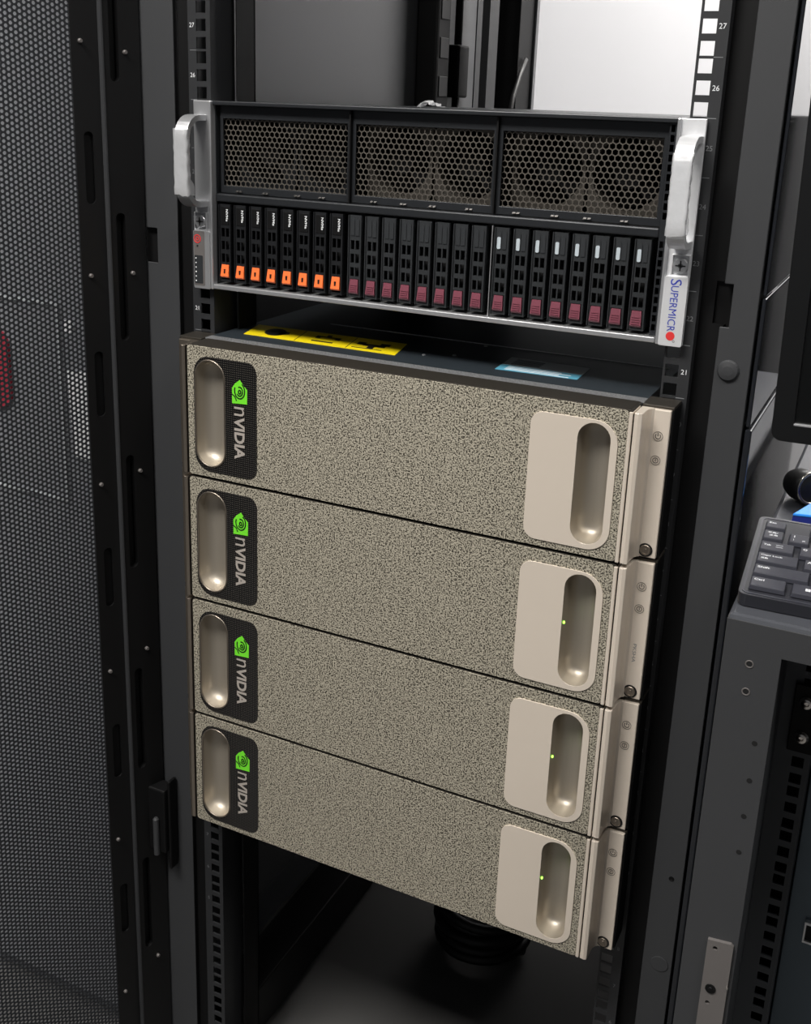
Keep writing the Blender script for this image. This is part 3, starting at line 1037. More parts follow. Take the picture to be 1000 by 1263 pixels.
def make_gold():
    t = thing('gold_server', '', 'server', (0, 0.30, 0.0))
    f = lambda x, y, z: (x, y - 0.30, z)
    P = lambda name, mb, m, bevel=0.0, parent=None, smooth=False: mb.obj(name, m, parent or t, bevel, xf=f, smooth=smooth)
    Z0, Z1 = -0.1325, -0.0012
    # chassis with bare lid
    P('chassis', MB().box(-0.2180, 0.2180, -0.024, 0.80, Z0, Z1 - 0.0012), m_chassis)
    lid = P('lid', MB().box(-0.2180, 0.2180, -0.0105, 0.80, Z1 - 0.0012, Z1), m_lid)
    mb = MB()
    hs = [(-0.2130 + 0.0042 * k, -0.2104 + 0.0042 * k, -0.0145, -0.0125) for k in range(102)] + [(-0.2109 + 0.0042 * k, -0.2083 + 0.0042 * k, -0.0185, -0.0165) for k in range(101)]
    grid_plate(mb, -0.2180, 0.2180, -0.0215, -0.0105, hs, 0, 0.0012, lambda a, b, w_: (a, b, Z1 - w_))
    P('vent_strip', mb, m_alu)
    P('seam', MB().box(-0.15, 0.208, 0.108, 0.1092, Z1, Z1 + 0.0004), m_alu, parent=lid)
    # bezel body: dark top and side frame
    bz = MB()
    poly(bz, rrect(-0.2165, 0.2172, Z0, Z1, 0.0035, 4), [pill(**PL), pill(**PR)], -0.0545, -0.0240, XZ(0))
    P('bezel_frame', bz, m_bronze, 0.0005)
    fm = MB()
    poly(fm, rrect(-0.2152, 0.2140, Z0 + 0.0006, Z1 - 0.0006, 0.003, 4), [pill(**PL), pill(**PR)], FY, -0.0545, XZ(0))
    P('foam_panel', fm, m_foam, 0.0006)
    P('bezel_edge', MB().box(0.2140, 0.2172, FY - 0.0002, -0.030, Z0, Z1 - 0.0016), m_gold, 0.0008)
    # left: dark woven badge plate round a satin recess
    bd = MB()
    poly(bd, rrect(-0.2075, -0.1362, -0.1258, -0.0108, (0.0175, 0.011, 0.011, 0.0175), 8), [pill(**PL)], FY - 0.0006, FY + 0.0004, XZ(0))
    bdg = P('badge', bd, m_weave)
    tr = MB()
    trough(tr, PL['cx'], PL['z0'], PL['z1'], PL['r'], FY - 0.0004, 0.0170, pw=2.5)
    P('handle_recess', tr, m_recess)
    ring = MB()
    tube(ring, [(a, FY - 0.0006, b) for a, b in pill(**PL)], 0.0009, 8, True)
    P('recess_rim', ring, m_golddk)
    # logo and letters, turned to read downwards
    lg = MB()
    gy = FY - 0.0008
    poly(lg, [(-0.1634, -0.0522), (-0.1466, -0.0512), (-0.1464, -0.0372), (-0.1505, -0.0335), (-0.1545, -0.0284), (-0.1600, -0.0325), (-0.1634, -0.0372)], [], gy, gy + 0.0003, lambda a, b, w_: (a, w_, b))
    lo_ = lg.obj('logo', m_green, bdg, xf=f)
    eye = MB()

    def ribbon(pts, wd):
        for (a, b), (c, d) in zip(pts[:-1], pts[1:]):
            nx, nz = -(d - b), (c - a)
            l = math.hypot(nx, nz) or 1
            nx, nz = nx / l * wd / 2, nz / l * wd / 2
            ex, ez = (c - a) / l * wd * 0.3, (d - b) / l * wd * 0.3
            eye.add([(a + nx - ex, gy - 0.00015, b + nz - ez), (a - nx - ex, gy - 0.00015, b - nz - ez), (c - nx + ex, gy - 0.00015, d - nz + ez), (c + nx + ex, gy - 0.00015, d + nz + ez)], [(0, 1, 2, 3)])

    for R_, a0, a1 in ((0.0066, -200, 60), (0.0038, -140, 110), (0.0015, -200, 140)):
        ribbon([(-0.1548 + R_ * 0.86 * math.cos(math.radians(a0 + (a1 - a0) * i / 14)), -0.0405 + R_ * 1.15 * math.sin(math.radians(a0 + (a1 - a0) * i / 14)) + R_ * 0.2) for i in range(15)], 0.0013)
    ribbon([(-0.1634, -0.0432), (-0.1600, -0.0455), (-0.1585, -0.0490)], 0.0012)
    eye.obj('logo_mark', m_ink, bdg, xf=f)
    text('n', 'letters', m_letter, bdg, f(-0.1556, gy, -0.0595), (0, 0, -1), (1, 0, 0), width=0.0088, height=0.0112)
    text('VIDIA', 'letters', m_letter, bdg, f(-0.1554, gy, -0.0862), (0, 0, -1), (1, 0, 0), width=0.0425, height=0.0118, bold=0.035)
    # right: satin plate with its recess
    pt = MB()
    poly(pt, rrect(0.1332, 0.2076, -0.1258, -0.0132, (0.0110, 0.0195, 0.0195, 0.0110), 8), [pill(**PR)], FY - 0.0010, FY + 0.0004, XZ(0))
    pl = P('handle_plate', pt, m_gold, 0.0004)
    tr = MB()
    trough(tr, PR['cx'], PR['z0'], PR['z1'], PR['r'], FY - 0.0008, 0.0200, pw=3.2)
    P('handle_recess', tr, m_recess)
    # right flank: dark gap, bright ridge, slope, ear with icons and captive screw
    for s in (1, -1):
        rg = MB()
        pts = [(0.2182, FY + 0.0004), (0.2215, FY - 0.0002), (0.2246, FY + 0.0010), (0.2250, -0.0420), (0.2256, -0.0370), (0.2272, -0.0338), (0.2290, -0.0325), (0.2290, -0.0300), (0.2182, -0.0300)]
        n_ = len(pts)
        poly(rg, [(s * a, b) for a, b in pts], [], Z0, Z1 - 0.0018, lambda a, b, w_: (a, b, w_))
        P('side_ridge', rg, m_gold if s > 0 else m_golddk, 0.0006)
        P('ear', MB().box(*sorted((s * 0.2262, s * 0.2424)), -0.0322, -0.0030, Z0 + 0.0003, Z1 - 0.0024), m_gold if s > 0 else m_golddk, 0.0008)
        P('ear_shroud', MB().box(*sorted((s * 0.2180, s * 0.2440)), -0.0285, -0.0012, Z1 - 0.0030, Z1), m_bronze, 0.0006)
    P('ear_edge', MB().box(0.2424, 0.2440, -0.0285, -0.0012, Z0 + 0.0003, Z1 - 0.0032), m_jet)

    def icon(pieces, name):
        mb = MB()
        for p in pieces:
            p(mb)
        P(name, mb, m_etch)

    EY = -0.0323
    fn = lambda a, b, w_: (a, EY + w_, b)
    for zc in (-0.0258, -0.0464):
        icon([lambda m, zc=zc: poly(m, circle(0.2338, zc, 0.0040, 20), [circle(0.2338, zc, 0.0037, 20)], -0.0003, 0, fn)], 'button_ring')
    icon([lambda m: poly(m, [(0.2338 + 0.0019 * math.cos(math.radians(a)), -0.0258 + 0.0019 * math.sin(math.radians(a))) for a in range(130, 411, 20)] +
                         [(0.2338 + 0.0024 * math.cos(math.radians(a)), -0.0258 + 0.0024 * math.sin(math.radians(a))) for a in range(410, 129, -20)], [], -0.0003, 0, fn),
          lambda m: m.box(0.2335, 0.2341, EY - 0.0003, EY, -0.0256, -0.0230)], 'power_icon')
    icon([lambda m: poly(m, circle(0.2338, -0.0464, 0.0024, 18), [circle(0.2338, -0.0464, 0.0019, 18)], -0.0003, 0, fn),
          lambda m: m.box(0.23345, 0.23415, EY - 0.0003, EY, -0.0474, -0.0462).box(0.23345, 0.23415, EY - 0.0003, EY, -0.0458, -0.0452)], 'identify_icon')
    mb = MB()
    lathe(mb, (0.2335, -0.0322, -0.1255), (0, -1, 0), [(0.0060, 0), (0.0060, 0.0006), (0.0050, 0.0006)], 24)
    P('screw_well', mb, m_ink)
    mb = MB()
    lathe(mb, (0.2335, -0.0326, -0.1255), (0, -1, 0), [(0.0047, 0), (0.0047, 0.0006), (0.0043, 0.0010), (0.0033, 0.0010), (0.0031, 0.0003), (0.0016, 0.0003), (0.0012, 0.0009), (0.0004, 0.0009)], 22)
    P('captive_screw', mb, m_golddk)
    return t


g0 = make_gold()
gold = []
GL = ['gold foam-fronted server at the top of the four, yellow caution sticker on its lid',
      'second gold foam-fronted server from the top, grey lettering on its right ear',
      'third gold foam-fronted server from the top, between two like it',
      'lowest gold foam-fronted server, hanging over the empty bottom of the rack']
for k in range(4):
    o = g0 if k == 0 else copy_tree(g0)
    o.location = (0, 0.30, -k * 3 * U)
    o['label'] = GL[k]
    o['group'] = 'gold servers stacked in the rack'
    gold.append(o)
for k in (1, 2, 3):                                   # small green status light in the recess wall
    z = {1: -0.0655, 2: -0.0655, 3: -0.0625}[k]
    mb = MB()
    lathe(mb, (0.1748, -0.30 - 0.0515, z), (1, 0.25, 0), [(0.0012, -0.0006), (0.0012, 0.0004), (0.0006, 0.0008)], 10)
    mb.obj('status_light', m_led, gold[k])
text('PKSHA', 'letters', m_dimprint, gold[1], (0.2335, -0.30 - 0.0324, -0.0885), (0, 0, -1), (1, 0, 0), width=0.0175, height=0.0030)

# stickers on the lid of the top gold server
f = off(gold[0])
LZ = -0.0012


def sticker(pts, name, m, z=LZ, h=0.0003):
    mb = MB()
    poly(mb, pts, [], z, z + h, lambda a, b, w_: f(a, b, w_))
    return mb.obj(name, m, gold[0])


Yq = [(-0.1960, 0.0130), (-0.0270, 0.0130), (-0.0385, 0.0640), (-0.2090, 0.0610)]


def yq(u, v):
    a = Vector(Yq[0]).lerp(Vector(Yq[1]), u)
    b = Vector(Yq[3]).lerp(Vector(Yq[2]), u)
    p = a.lerp(b, v)
    return (p.x, p.y)


sticker(Yq, 'caution_sticker', m_yellow)
zz = LZ + 0.0003
sticker([yq(0.10 + (0.24 - 0.10) * (0.5 + 0.5 * math.cos(a)), 0.5 + 0.33 * math.sin(a)) for a in [2 * PI * i / 20 for i in range(20)]], 'printed_mark', m_ink, zz, 0.0002)
sticker([yq(0.20, 0.25), yq(0.265, 0.45), yq(0.26, 0.62), yq(0.20, 0.7)], 'printed_mark', m_ink, zz, 0.0002)
for (a, b, c, d) in ((0.44, 0.60, 0.62, 0.70), (0.44, 0.47, 0.50, 0.70), (0.57, 0.60, 0.50, 0.70), (0.50, 0.53, 0.62, 0.84), (0.44, 0.58, 0.20, 0.28)):
    sticker([yq(a, c), yq(b, c), yq(b, d), yq(a, d)], 'printed_mark', m_ink, zz, 0.0002)
for (a, b, c, d) in ((0.76, 0.90, 0.40, 0.56), (0.80, 0.84, 0.22, 0.40), (0.86, 0.92, 0.56, 0.72), (0.72, 0.77, 0.44, 0.66), (0.71, 0.90, 0.16, 0.20)):
    sticker([yq(a, c), yq(b, c), yq(b, d), yq(a, d)], 'printed_mark', m_ink, zz, 0.0002)
sticker([yq(0.68, 0.03), yq(0.685, 0.03), yq(0.685, 0.97), yq(0.68, 0.97)], 'printed_mark', m_ink, zz, 0.0001)
sticker([yq(0.34, 0.03), yq(0.345, 0.03), yq(0.345, 0.97), yq(0.34, 0.97)], 'printed_mark', m_ink, zz, 0.0001)
Wq = [(0.0726, 0.0150), (0.1486, 0.0180), (0.1462, 0.0660), (0.0690, 0.0690)]
sticker([Wq[0], Wq[1], (0.1476, 0.036), (0.0712, 0.036)], 'serial_sticker', m_cyan)
sticker([(0.0712, 0.0362), (0.1476, 0.0362), Wq[2], Wq[3]], 'serial_sticker', m_paper)
for k in range(4):
    sticker([(0.080, 0.0185 + 0.004 * k), (0.140 - 0.01 * (k % 2), 0.0185 + 0.004 * k), (0.140 - 0.01 * (k % 2), 0.0200 + 0.004 * k), (0.080, 0.0200 + 0.004 * k)], 'printed_mark', m_print, zz, 0.0002)
for k in range(4):
    sticker([(0.078, 0.042 + 0.0055 * k), (0.105, 0.042 + 0.0055 * k), (0.105, 0.0445 + 0.0055 * k), (0.078, 0.0445 + 0.0055 * k)], 'printed_mark', m_dimprint, zz, 0.0002)
for sx_, sy_ in ((0.02, 0.045), (0.03, 0.10), (-0.005, 0.03)):
    mb = MB()
    lathe(mb, f(sx_, sy_, LZ), (0, 0, 1), [(0.002, 0), (0.002, 0.0005), (0.001, 0.0009)], 10)
    mb.obj('lid_screw', m_alu, gold[0])

# coil of cable on the floor under the servers
mb = MB()
pts = []
cc = Vector((-0.037, 0.405, FL + 0.012))
for i in range(7 * 26):
    t = 2 * PI * i / 26
    r = 0.062 - 0.006 * math.sin(t * 0.37)
    pts.append(cc + Vector((r * math.cos(t), r * math.sin(t), 0.0016 * t + 0.002 * math.sin(t * 1.7))))
tube(mb, pts, 0.0075, 8)
tag(mb.obj('cable_coil', m_rubber), 'coil of thick black cable on the floor under the lowest gold server', 'cable')

# ------------------------------------------------------------------ low cabinet on the right
CX0, CX1, CY, CZ = 0.3218, 0.90, -0.166, -0.1045
cab = thing('low_cabinet', 'low dark grey equipment cabinet on the right with the keyboard on its top', 'cabinet', (0.60, 0.2, FL))
fc = off(cab)


def cp(name, mb, m, bevel=0.0, parent=None):
    return mb.obj(name, m, parent or cab, bevel, xf=fc)


cp('cabinet_top', MB().box(CX0, CX1, CY + 0.0005, 0.62, CZ - 0.020, CZ), m_desk, 0.0035)
OX0, OX1, OZ1, OZ0 = 0.3608, 0.862, -0.1300, FL + 0.10
mb = MB()
grid_plate(mb, CX0, CX1, FL + 0.02, CZ - 0.0035, [(OX0, OX1, OZ0, OZ1)], 0, 0.002, XZ(CY))
mb.box(OX0 - 0.0015, OX0, CY + 0.002, CY + 0.055, OZ0, OZ1)
mb.box(OX1, OX1 + 0.0015, CY + 0.002, CY + 0.055, OZ0, OZ1)
mb.box(OX0, OX1, CY + 0.002, CY + 0.055, OZ1, OZ1 + 0.0015)
cp('front_frame', mb, m_post, 0.0004)
cp('side_panel', MB().box(CX0, CX0 + 0.0015, CY + 0.002, 0.62, FL + 0.02, CZ - 0.02), m_gloss)
cp('side_panel', MB().box(CX1 - 0.0015, CX1, CY + 0.002, 0.62, FL + 0.02, CZ - 0.02), m_gloss)
cp('back_panel', MB().box(CX0, CX1, 0.618, 0.62, FL + 0.02, CZ - 0.02), m_jet)
cp('base_panel', MB().box(CX0, CX1, CY + 0.003, 0.62, FL, FL + 0.02), m_black)
RY = -0.020
for sgn, xc in ((1, 0.3757), (-1, 0.847)):
    hs = []
    zt0 = -0.2914 + 2 * 0.04445
    for k in range(-2, 15):
        for c_ in (0, 15.875, 28.575):
            z = zt0 - (k * 44.45 + c_) / 1000
            if -0.92 < z < -0.135:
                hs.append((xc - 0.0048, xc + 0.0048, z - 0.0048, z + 0.0048))
    mb = MB()
    grid_plate(mb, xc - (0.0205 if sgn > 0 else 0.0085), xc + (0.0085 if sgn > 0 else 0.0205), -0.95, -0.128, hs, 0, 0.002, XZ(RY))
    e = xc + 0.0085 * sgn
    mb.box(e - 0.001, e + 0.001, RY + 0.002, RY + 0.05, -0.95, -0.128)
    mb.box(*sorted((xc - sgn * 0.0205, xc - sgn * 0.0195)), RY - 0.03, RY, -0.95, -0.128)
    cp('mounting_rail', mb, m_crail)
for hx, hz, big in ((0.3405, -0.1390, 1), (0.3407, -0.1605, 1), (0.3515, -0.1988, 0), (0.3517, -0.2292, 0), (0.3514, -0.2592, 0), (0.3517, -0.2897, 0)):
    mb = MB()
    if big:
        lathe(mb, (hx, CY, hz), (0, -1, 0), [(0.0030, 0.0), (0.0028, 0.0005), (0.0022, 0.0004), (0.0020, 0.0)], 14, caps=False)
        cp('threaded_rim', mb, m_bracket)
        mb = MB()
    lathe(mb, (hx, CY + 0.0004, hz), (0, -1, 0), [(0.0021, 0.0), (0.0020, 0.0006)], 12)
    cp('bolt_hole', mb, m_dark)
mb = MB()
poly(mb, [(0.3392, -0.3702), (0.3560, -0.3684), (0.3580, -0.3702), (0.3580, -0.62), (0.3392, -0.62)], [circle(0.3453, -0.3760, 0.0018, 10), circle(0.3452, -0.4267, 0.0018, 10)], -0.003, 0, XZ(CY))
br = cp('latch_plate', mb, m_bracket)
mb = MB()
lathe(mb, (0.3461, CY - 0.003, -0.4131), (0, -1, 0), [(0.0040, 0), (0.0040, 0.0008), (0.0018, 0.0006), (0.0015, 0.0014)], 16)
mb.obj('bolt', m_jet, br, xf=fc)
mb = MB()
mb.box(0.3572, 0.3584, CY - 0.0036, CY - 0.002, -0.4085, -0.4062)
mb.obj('latch_tip', m_chrome, br, xf=fc)

# two devices mounted in the low cabinet
dv = thing('rack_device', 'black rack-mounted device with two bright screws in the low cabinet', 'device', (0.612, 0.15, -0.235))
fd = off(dv)
MB().box(0.3655, 0.8570, RY - 0.004, RY - 0.0015, -0.2800, -0.2180).obj('face_plate', m_jet, dv, 0.0008, xf=fd)
MB().box(0.388, 0.835, RY - 0.0015, 0.30, -0.2780, -0.2200).obj('case', m_black, dv, xf=fd)
for z in (-0.2335, -0.2655):
    mb = MB()
    lathe(mb, (0.3757, RY - 0.004, z), (0, -1, 0), [(0.0062, 0), (0.0060, 0.0010), (0.0042, 0.0028), (0.0020, 0.0032), (0.0014, 0.0018)], 20)
    mb.obj('screw', m_chrome, dv, xf=fd)
dv2 = thing('network_switch', 'dark blue-grey box with a port and a pale edge low in the low cabinet', 'switch', (0.612, 0.15, -0.60))
fd = off(dv2)
MB().box(0.3860, 0.8360, 0.02, 0.30, -0.62, -0.29).obj('case', m_lid, dv2, 0.001, xf=fd)
mb = MB()
grid_plate(mb, 0.402, 0.424, -0.492, -0.470, [(0.4035, 0.4225, -0.490, -0.4725)], 0, 0.0045, XZ(0.0155))
mb.obj('port', m_alu, dv2, xf=fd)
MB().box(0.4035, 0.4225, 0.0175, 0.0198, -0.490, -0.4725).obj('port_recess', m_dark, dv2, xf=fd)

# ------------------------------------------------------------------ keyboard (compact, tilted on its feet)
kb = thing('keyboard', 'dark grey compact keyboard with white legends on the low cabinet', 'keyboard', (0.3245, -0.1500, CZ + 0.0005))
tilt = math.radians(7.0)
yaw = math.radians(2.2)
KW, KD, KH = 0.300, 0.1260, 0.0095
kb.rotation_euler = (tilt, 0, yaw)
mb = MB()
poly(mb, rrect(0, KW, 0, KD, 0.006, 5), [], 0.0, KH, lambda a, b, w_: (a, b, w_))
mb.obj('keyboard_base', m_kbase, kb, 0.0014, 2)
mb = MB()
poly(mb, rrect(0.0022, KW - 0.0022, 0.0022, KD - 0.0022, 0.005, 5), [rrect(0.0036, KW - 0.0036, 0.0036, KD - 0.0036, 0.004, 5)], KH - 0.0003, KH + 0.0004, lambda a, b, w_: (a, b, w_))
mb.obj('rim_line', m_key, kb)
for a in (0.03, KW - 0.03):
    mb = MB()
    mb.add([(a - 0.008, KD - 0.02, 0.001), (a + 0.008, KD - 0.02, 0.001), (a + 0.008, KD - 0.012, 0.001), (a - 0.008, KD - 0.012, 0.001),
            (a - 0.007, KD - 0.016, -0.0134), (a + 0.007, KD - 0.016, -0.0134), (a + 0.007, KD - 0.012, -0.0131), (a - 0.007, KD - 0.012, -0.0131)],
           [(0, 1, 2, 3), (4, 7, 6, 5), (0, 4, 5, 1), (1, 5, 6, 2), (2, 6, 7, 3), (3, 7, 4, 0)])
    mb.obj('foot', m_rubber, kb)
PITCH = 0.0187
rows = [  # bottom row first: (width in units, legend)
    [(1.5, 'Ctrl'), (1.35, 'win'), (1.15, 'Alt'), (5, ''), (1.15, 'Alt'), (1, 'Fn'), (1.35, 'Ctrl'), (1, ''), (1, ''), (1, '')],
    [(2.25, 'Shift'), (1, 'Z'), (1, 'X'), (1, 'C'), (1, 'V'), (1, 'B'), (1, 'N'), (1, 'M'), (1, ','), (1, '.'), (1, '/'), (1, ''), (2.25, 'Shift')],
    [(1.75, 'Caps Lock'), (1, 'A'), (1, 'S'), (1, 'D'), (1, 'F'), (1, 'G'), (1, 'H'), (1, 'J'), (1, 'K'), (1, 'L'), (1, ';'), (1, ':'), (1, ']'), (1.75, '')],
    [(1.5, 'Tab'), (1, 'Q'), (1, 'W'), (1, 'E'), (1, 'R'), (1, 'T'), (1, 'Y'), (1, 'U'), (1, 'I'), (1, 'O'), (1, 'P'), (1, '@'), (1, '['), (2, 'Enter')],
    [(1, 'jis'), (1, '1'), (1, '2'), (1, '3'), (1, '4'), (1, '5'), (1, '6'), (1, '7'), (1, '8'), (1, '9'), (1, '0'), (1, '-'), (1, '^'), (2.5, '')],
    [(1.0, 'Esc'), (0.75, None), (1, 'F1'), (1, 'F2'), (1, 'F3'), (1, 'F4'), (1, 'F5'), (1, 'F6'), (1, 'F7'), (1, 'F8'), (1, 'F9'), (1, 'F10'), (1, 'F11'), (1, 'F12')],
]
keycache = {}
for r_, row in enumerate(rows):
    x = 0.0060
    yb = 0.0072 + r_ * PITCH
    hgt = 0.0150 if r_ < 5 else 0.0125
    for wd, lg in row:
        kw = wd * PITCH - 0.0032
        if lg is None:
            x += wd * PITCH
            continue
        if x + kw > KW - 0.006:
            break
        key = (round(kw, 5), hgt)
        if key not in keycache:
            mb = MB()
            ins = 0.0010
            mb.add([(0, 0, 0), (kw, 0, 0), (kw, hgt, 0), (0, hgt, 0), (ins, ins, 0.0036), (kw - ins, ins, 0.0036), (kw - ins, hgt - ins, 0.0036), (ins, hgt - ins, 0.0036)],
                   [(0, 1, 5, 4), (1, 2, 6, 5), (2, 3, 7, 6), (3, 0, 4, 7), (4, 5, 6, 7), (3, 2, 1, 0)])
            ko = mb.obj('key', m_key, kb, 0.0005, 2)
            keycache[key] = ko
        else:
            ko = keycache[key].copy()
            C.objects.link(ko)
            ko.parent = kb
        ko.location = (x, yb, KH + 0.0004)
        zt = 0.0036 + 0.00015
        ux, vy = (1, 0, 0), (0, 1, 0)
        if lg == 'win':
            mb = MB()
            for i in (0, 1):
                for j in (0, 1):
                    mb.box(kw * 0.5 - 0.0017 + i * 0.0018, kw * 0.5 - 0.0001 + i * 0.0018, hgt * 0.5 - 0.0017 + j * 0.0018, hgt * 0.5 - 0.0001 + j * 0.0018, zt - 0.0001, zt)
            mb.obj('legend', m_print, ko)
        elif lg == 'jis':
            text('半角/', 'legend', m_print, ko, (kw * 0.46, hgt * 0.68, zt), ux, vy, width=0.0075, height=0.0026, bold=0.02)
            text('全角', 'legend', m_print, ko, (kw * 0.50, hgt * 0.40, zt), ux, vy, width=0.0062, height=0.0026, bold=0.02)
        elif lg:
            hh = 0.0026 if len(lg) > 1 else 0.0032
            ww = min(len(lg) * 0.0017, kw - 0.004) if len(lg) > 1 else None
            text(lg, 'legend', m_print, ko, (0.0028 + (ww or 0.0026) / 2, hgt * 0.66 if wd < 1.3 or lg in ('Shift', 'Ctrl', 'Esc', 'Caps Lock') else hgt * 0.55, zt), ux, vy, width=ww, height=hh, bold=0.02)
            if lg == 'Tab':
                mb = MB()
                mb.box(0.0115, 0.0165, hgt * 0.62, hgt * 0.65, zt - 0.0001, zt).box(0.0115, 0.0165, hgt * 0.42, hgt * 0.45, zt - 0.0001, zt)
                mb.obj('legend', m_print, ko)
            if lg == 'Caps Lock':
                text('英数', 'legend', m_print, ko, (0.0058, hgt * 0.36, zt), ux, vy, width=0.0052, height=0.0024, bold=0.02)
            if lg == '1':
                text('!', 'legend', m_print, ko, (0.0038, hgt * 0.30, zt), ux, vy, height=0.0026)
                text('ぬ', 'legend', m_print, ko, (kw * 0.74, hgt * 0.28, zt), ux, vy, height=0.0026, bold=0.02)
            if lg in 'QA' and len(lg) == 1:
                text({'Q': 'た', 'A': 'ち'}[lg], 'legend', m_print, ko, (kw * 0.74, hgt * 0.28, zt), ux, vy, height=0.0026, bold=0.02)
        x += wd * PITCH

# ------------------------------------------------------------------ monitor
mo = thing('monitor', 'black flat monitor standing at the right edge above the keyboard', 'monitor', (0.5265, 0.05, CZ))
MZ0, MW, MH = -0.0235, 0.415, 0.330
roll = math.radians(1.1)
cR, sR = math.cos(roll), math.sin(roll)


def mf(x, y, z):                 # panel leans very slightly to its left
    dx, dz = x - 0.3165, z - MZ0
    return (0.3165 + dx * cR - dz * sR - 0.5265, y - 0.05, MZ0 + dx * sR + dz * cR - CZ)


x0, x1 = 0.3165, 0.3165 + MW
mb = MB()
poly(mb, rrect(x0, x1, MZ0, MZ0 + MH, 0.0085, 6), [], 0.006, 0.026, XZ(0))
mb.obj('casing', m_screen, mo, 0.003, xf=mf)
mb = MB()
poly(mb, rrect(x0, x1, MZ0, MZ0 + MH, 0.0085, 6), [rrect(x0 + 0.0165, x1 - 0.0165, MZ0 + 0.0155, MZ0 + MH - 0.016, 0.001, 2)], 0.0, 0.006, XZ(0))
bzl = mb.obj('bezel', m_screen, mo, 0.0012, xf=mf)
MB().box(x0 + 0.0165, x1 - 0.0165, 0.003, 0.0055, MZ0 + 0.0155, MZ0 + MH - 0.016).obj('screen', m_glassblk, mo, xf=mf)
mb = MB()
mb.box(x0 + 0.0162, x1 - 0.0162, -0.0006, 0.0030, MZ0 + 0.0140, MZ0 + 0.0158)
mb.obj('screen_edge', m_alu, bzl, 0.0004, xf=mf)
MB().box(0.496, 0.556, 0.032, 0.046, CZ + 0.010, 0.16).obj('stand_neck', m_screen, mo, 0.003, xf=lambda x, y, z: (x - 0.5265, y - 0.05, z - CZ))
MB().box(0.506, 0.546, 0.026, 0.034, 0.09, 0.15).obj('stand_mount', m_screen, mo, 0.001, xf=lambda x, y, z: (x - 0.5265, y - 0.05, z - CZ))
mb = MB()
poly(mb, rrect(0.43, 0.62, 0.00, 0.15, 0.02, 6), [], 0.0, 0.010, lambda a, b, w_: (a - 0.5265, b - 0.05, w_))
mb.obj('stand_base', m_screen, mo, 0.002)

# ------------------------------------------------------------------ small things on the cabinet top
gd = thing('cap_gadget', 'small black rounded cap with a silver-rimmed oval face behind the keyboard', 'gadget', (0.338, 0.103, CZ))
ax = Vector((0.62, -0.78, 0.12)).normalized()
mb = MB()
prof = [(0.001, -0.016), (0.0075, -0.0150), (0.0120, -0.0115), (0.0142, -0.0050), (0.0146, 0.004), (0.0146, 0.016)]
lathe(mb, (0, 0, 0.0152), ax, prof, 26)
o = mb.obj('cap_body', m_rubber, gd, smooth=True)
mb = MB()
ce = Vector((0, 0, 0.0152)) + ax * 0.016
e1 = Vector((0, 0, 1)) - ax * ax.z
e1.normalize()
e2 = ax.cross(e1)
tube(mb, [ce + (e1 * math.cos(a) + e2 * math.sin(a)) * 0.0138 for a in [2 * PI * i / 30 for i in range(30)]], 0.0017, 8, True)
mb.obj('silver_rim', m_chrome, gd)
mb = MB()
lathe(mb, ce, ax, [(0.0130, 0.0), (0.0120, 0.0008), (0.006, 0.0014), (0.001, 0.0016)], 26)
mb.obj('oval_face', m_pipe, gd, smooth=True)

bt = thing('blue_clip', 'bright blue folded plastic clip lying behind the keyboard', 'clip', (0.3655, 0.052, CZ))
mb = MB()
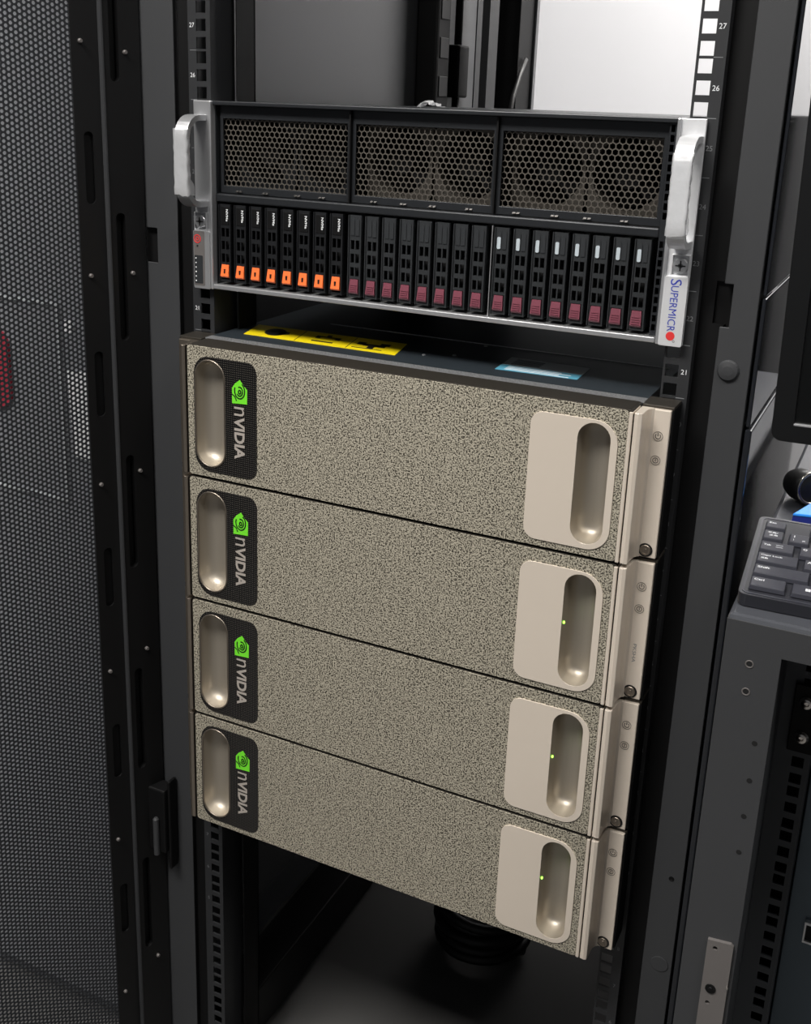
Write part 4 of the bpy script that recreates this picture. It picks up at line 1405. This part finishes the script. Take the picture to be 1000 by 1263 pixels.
# wedge: tip at the left, widening to the right, pale top and navy flank
p = [(-0.0275, -0.012, 0.0), (0.050, -0.020, 0.0), (0.060, 0.030, 0.0), (0.000, 0.032, 0.0)]
q = [(-0.0270, -0.011, 0.0060), (0.050, -0.016, 0.014), (0.060, 0.026, 0.030), (0.000, 0.026, 0.022)]
mb.add(p + q, [(0, 3, 2, 1), (0, 4, 7, 3), (3, 7, 6, 2), (2, 6, 5, 1), (0, 1, 5, 4)])
mb.obj('clip_base', m_navy, bt, 0.0008)
mb = MB()
q2 = [(a, b, c + 0.0022) for a, b, c in q]
mb.add(q + q2, [(0, 1, 2, 3), (7, 6, 5, 4), (0, 4, 5, 1), (1, 5, 6, 2), (2, 6, 7, 3), (3, 7, 4, 0)])
mb.obj('clip_cover', m_bluepl, bt, 0.0008)

dk = thing('unseen_dark_cupboard', 'dark low cupboard added out of view by the back wall to be mirrored in the glossy rack side', 'cupboard', (0.90, 1.70, FL))
fk = off(dk)
MB().box(0.464, 1.35, 1.45, 1.95, FL, 0.225).obj('carcass', m_jet, dk, 0.004, xf=fk)  # unseen block, added only for the dark reflection in the glossy panel
for a, b in ((0.468, 0.903), (0.907, 1.345)):
    dd = MB().box(a, b, 1.432, 1.449, FL + 0.05, 0.215).obj('cupboard_door', m_jet, dk, 0.003, xf=fk)
    MB().box((a + b) / 2 - 0.06, (a + b) / 2 + 0.06, 1.415, 1.432, 0.08, 0.092).obj('handle', m_alu, dd, 0.002, xf=fk)

# ------------------------------------------------------------------ what shows dimly through the mesh door
nb = thing('neighbour_cabinet', 'pale grey cabinet standing beside the rack, seen through the perforated door', 'cabinet', (-0.64, 0.45, FL))
fn_ = off(nb)
MB().box(-0.935, -0.345, 0.045, 0.98, FL, RTOP).obj('carcass', m_cab, nb, 0.002, xf=fn_)
cd_ = MB().box(-0.930, -0.350, 0.030, 0.044, FL + 0.03, RTOP - 0.01).obj('cabinet_door', m_cab, nb, 0.002, xf=fn_)
mb = MB()
grid_plate(mb, -0.605, -0.452, -0.235, 0.000, [(-0.602, -0.455, -0.232, -0.003)], 0, 0.002, XZ(0.0275))
mb.obj('panel_outline', m_paper, cd_, xf=fn_)
mb = MB()
poly(mb, rrect(-0.600, -0.530, -0.135, -0.040, 0.02, 5), [], -0.004, 0, XZ(0.030))
mb.obj('red_label', m_redl, cd_, xf=fn_)
mb = MB()
poly(mb, circle(-0.4400, -0.0250, 0.0075, 18), [], -0.002, 0, XZ(0.030))
mb.obj('round_label', m_white_tag, cd_, xf=fn_)
mb = MB()
poly(mb, [(-0.4440, -0.0765), (-0.4000, -0.0755), (-0.4000, -0.1812), (-0.4400, -0.1770)], [], -0.002, 0, XZ(0.030))
mb.obj('oblong_label', m_white_tag, cd_, xf=fn_)
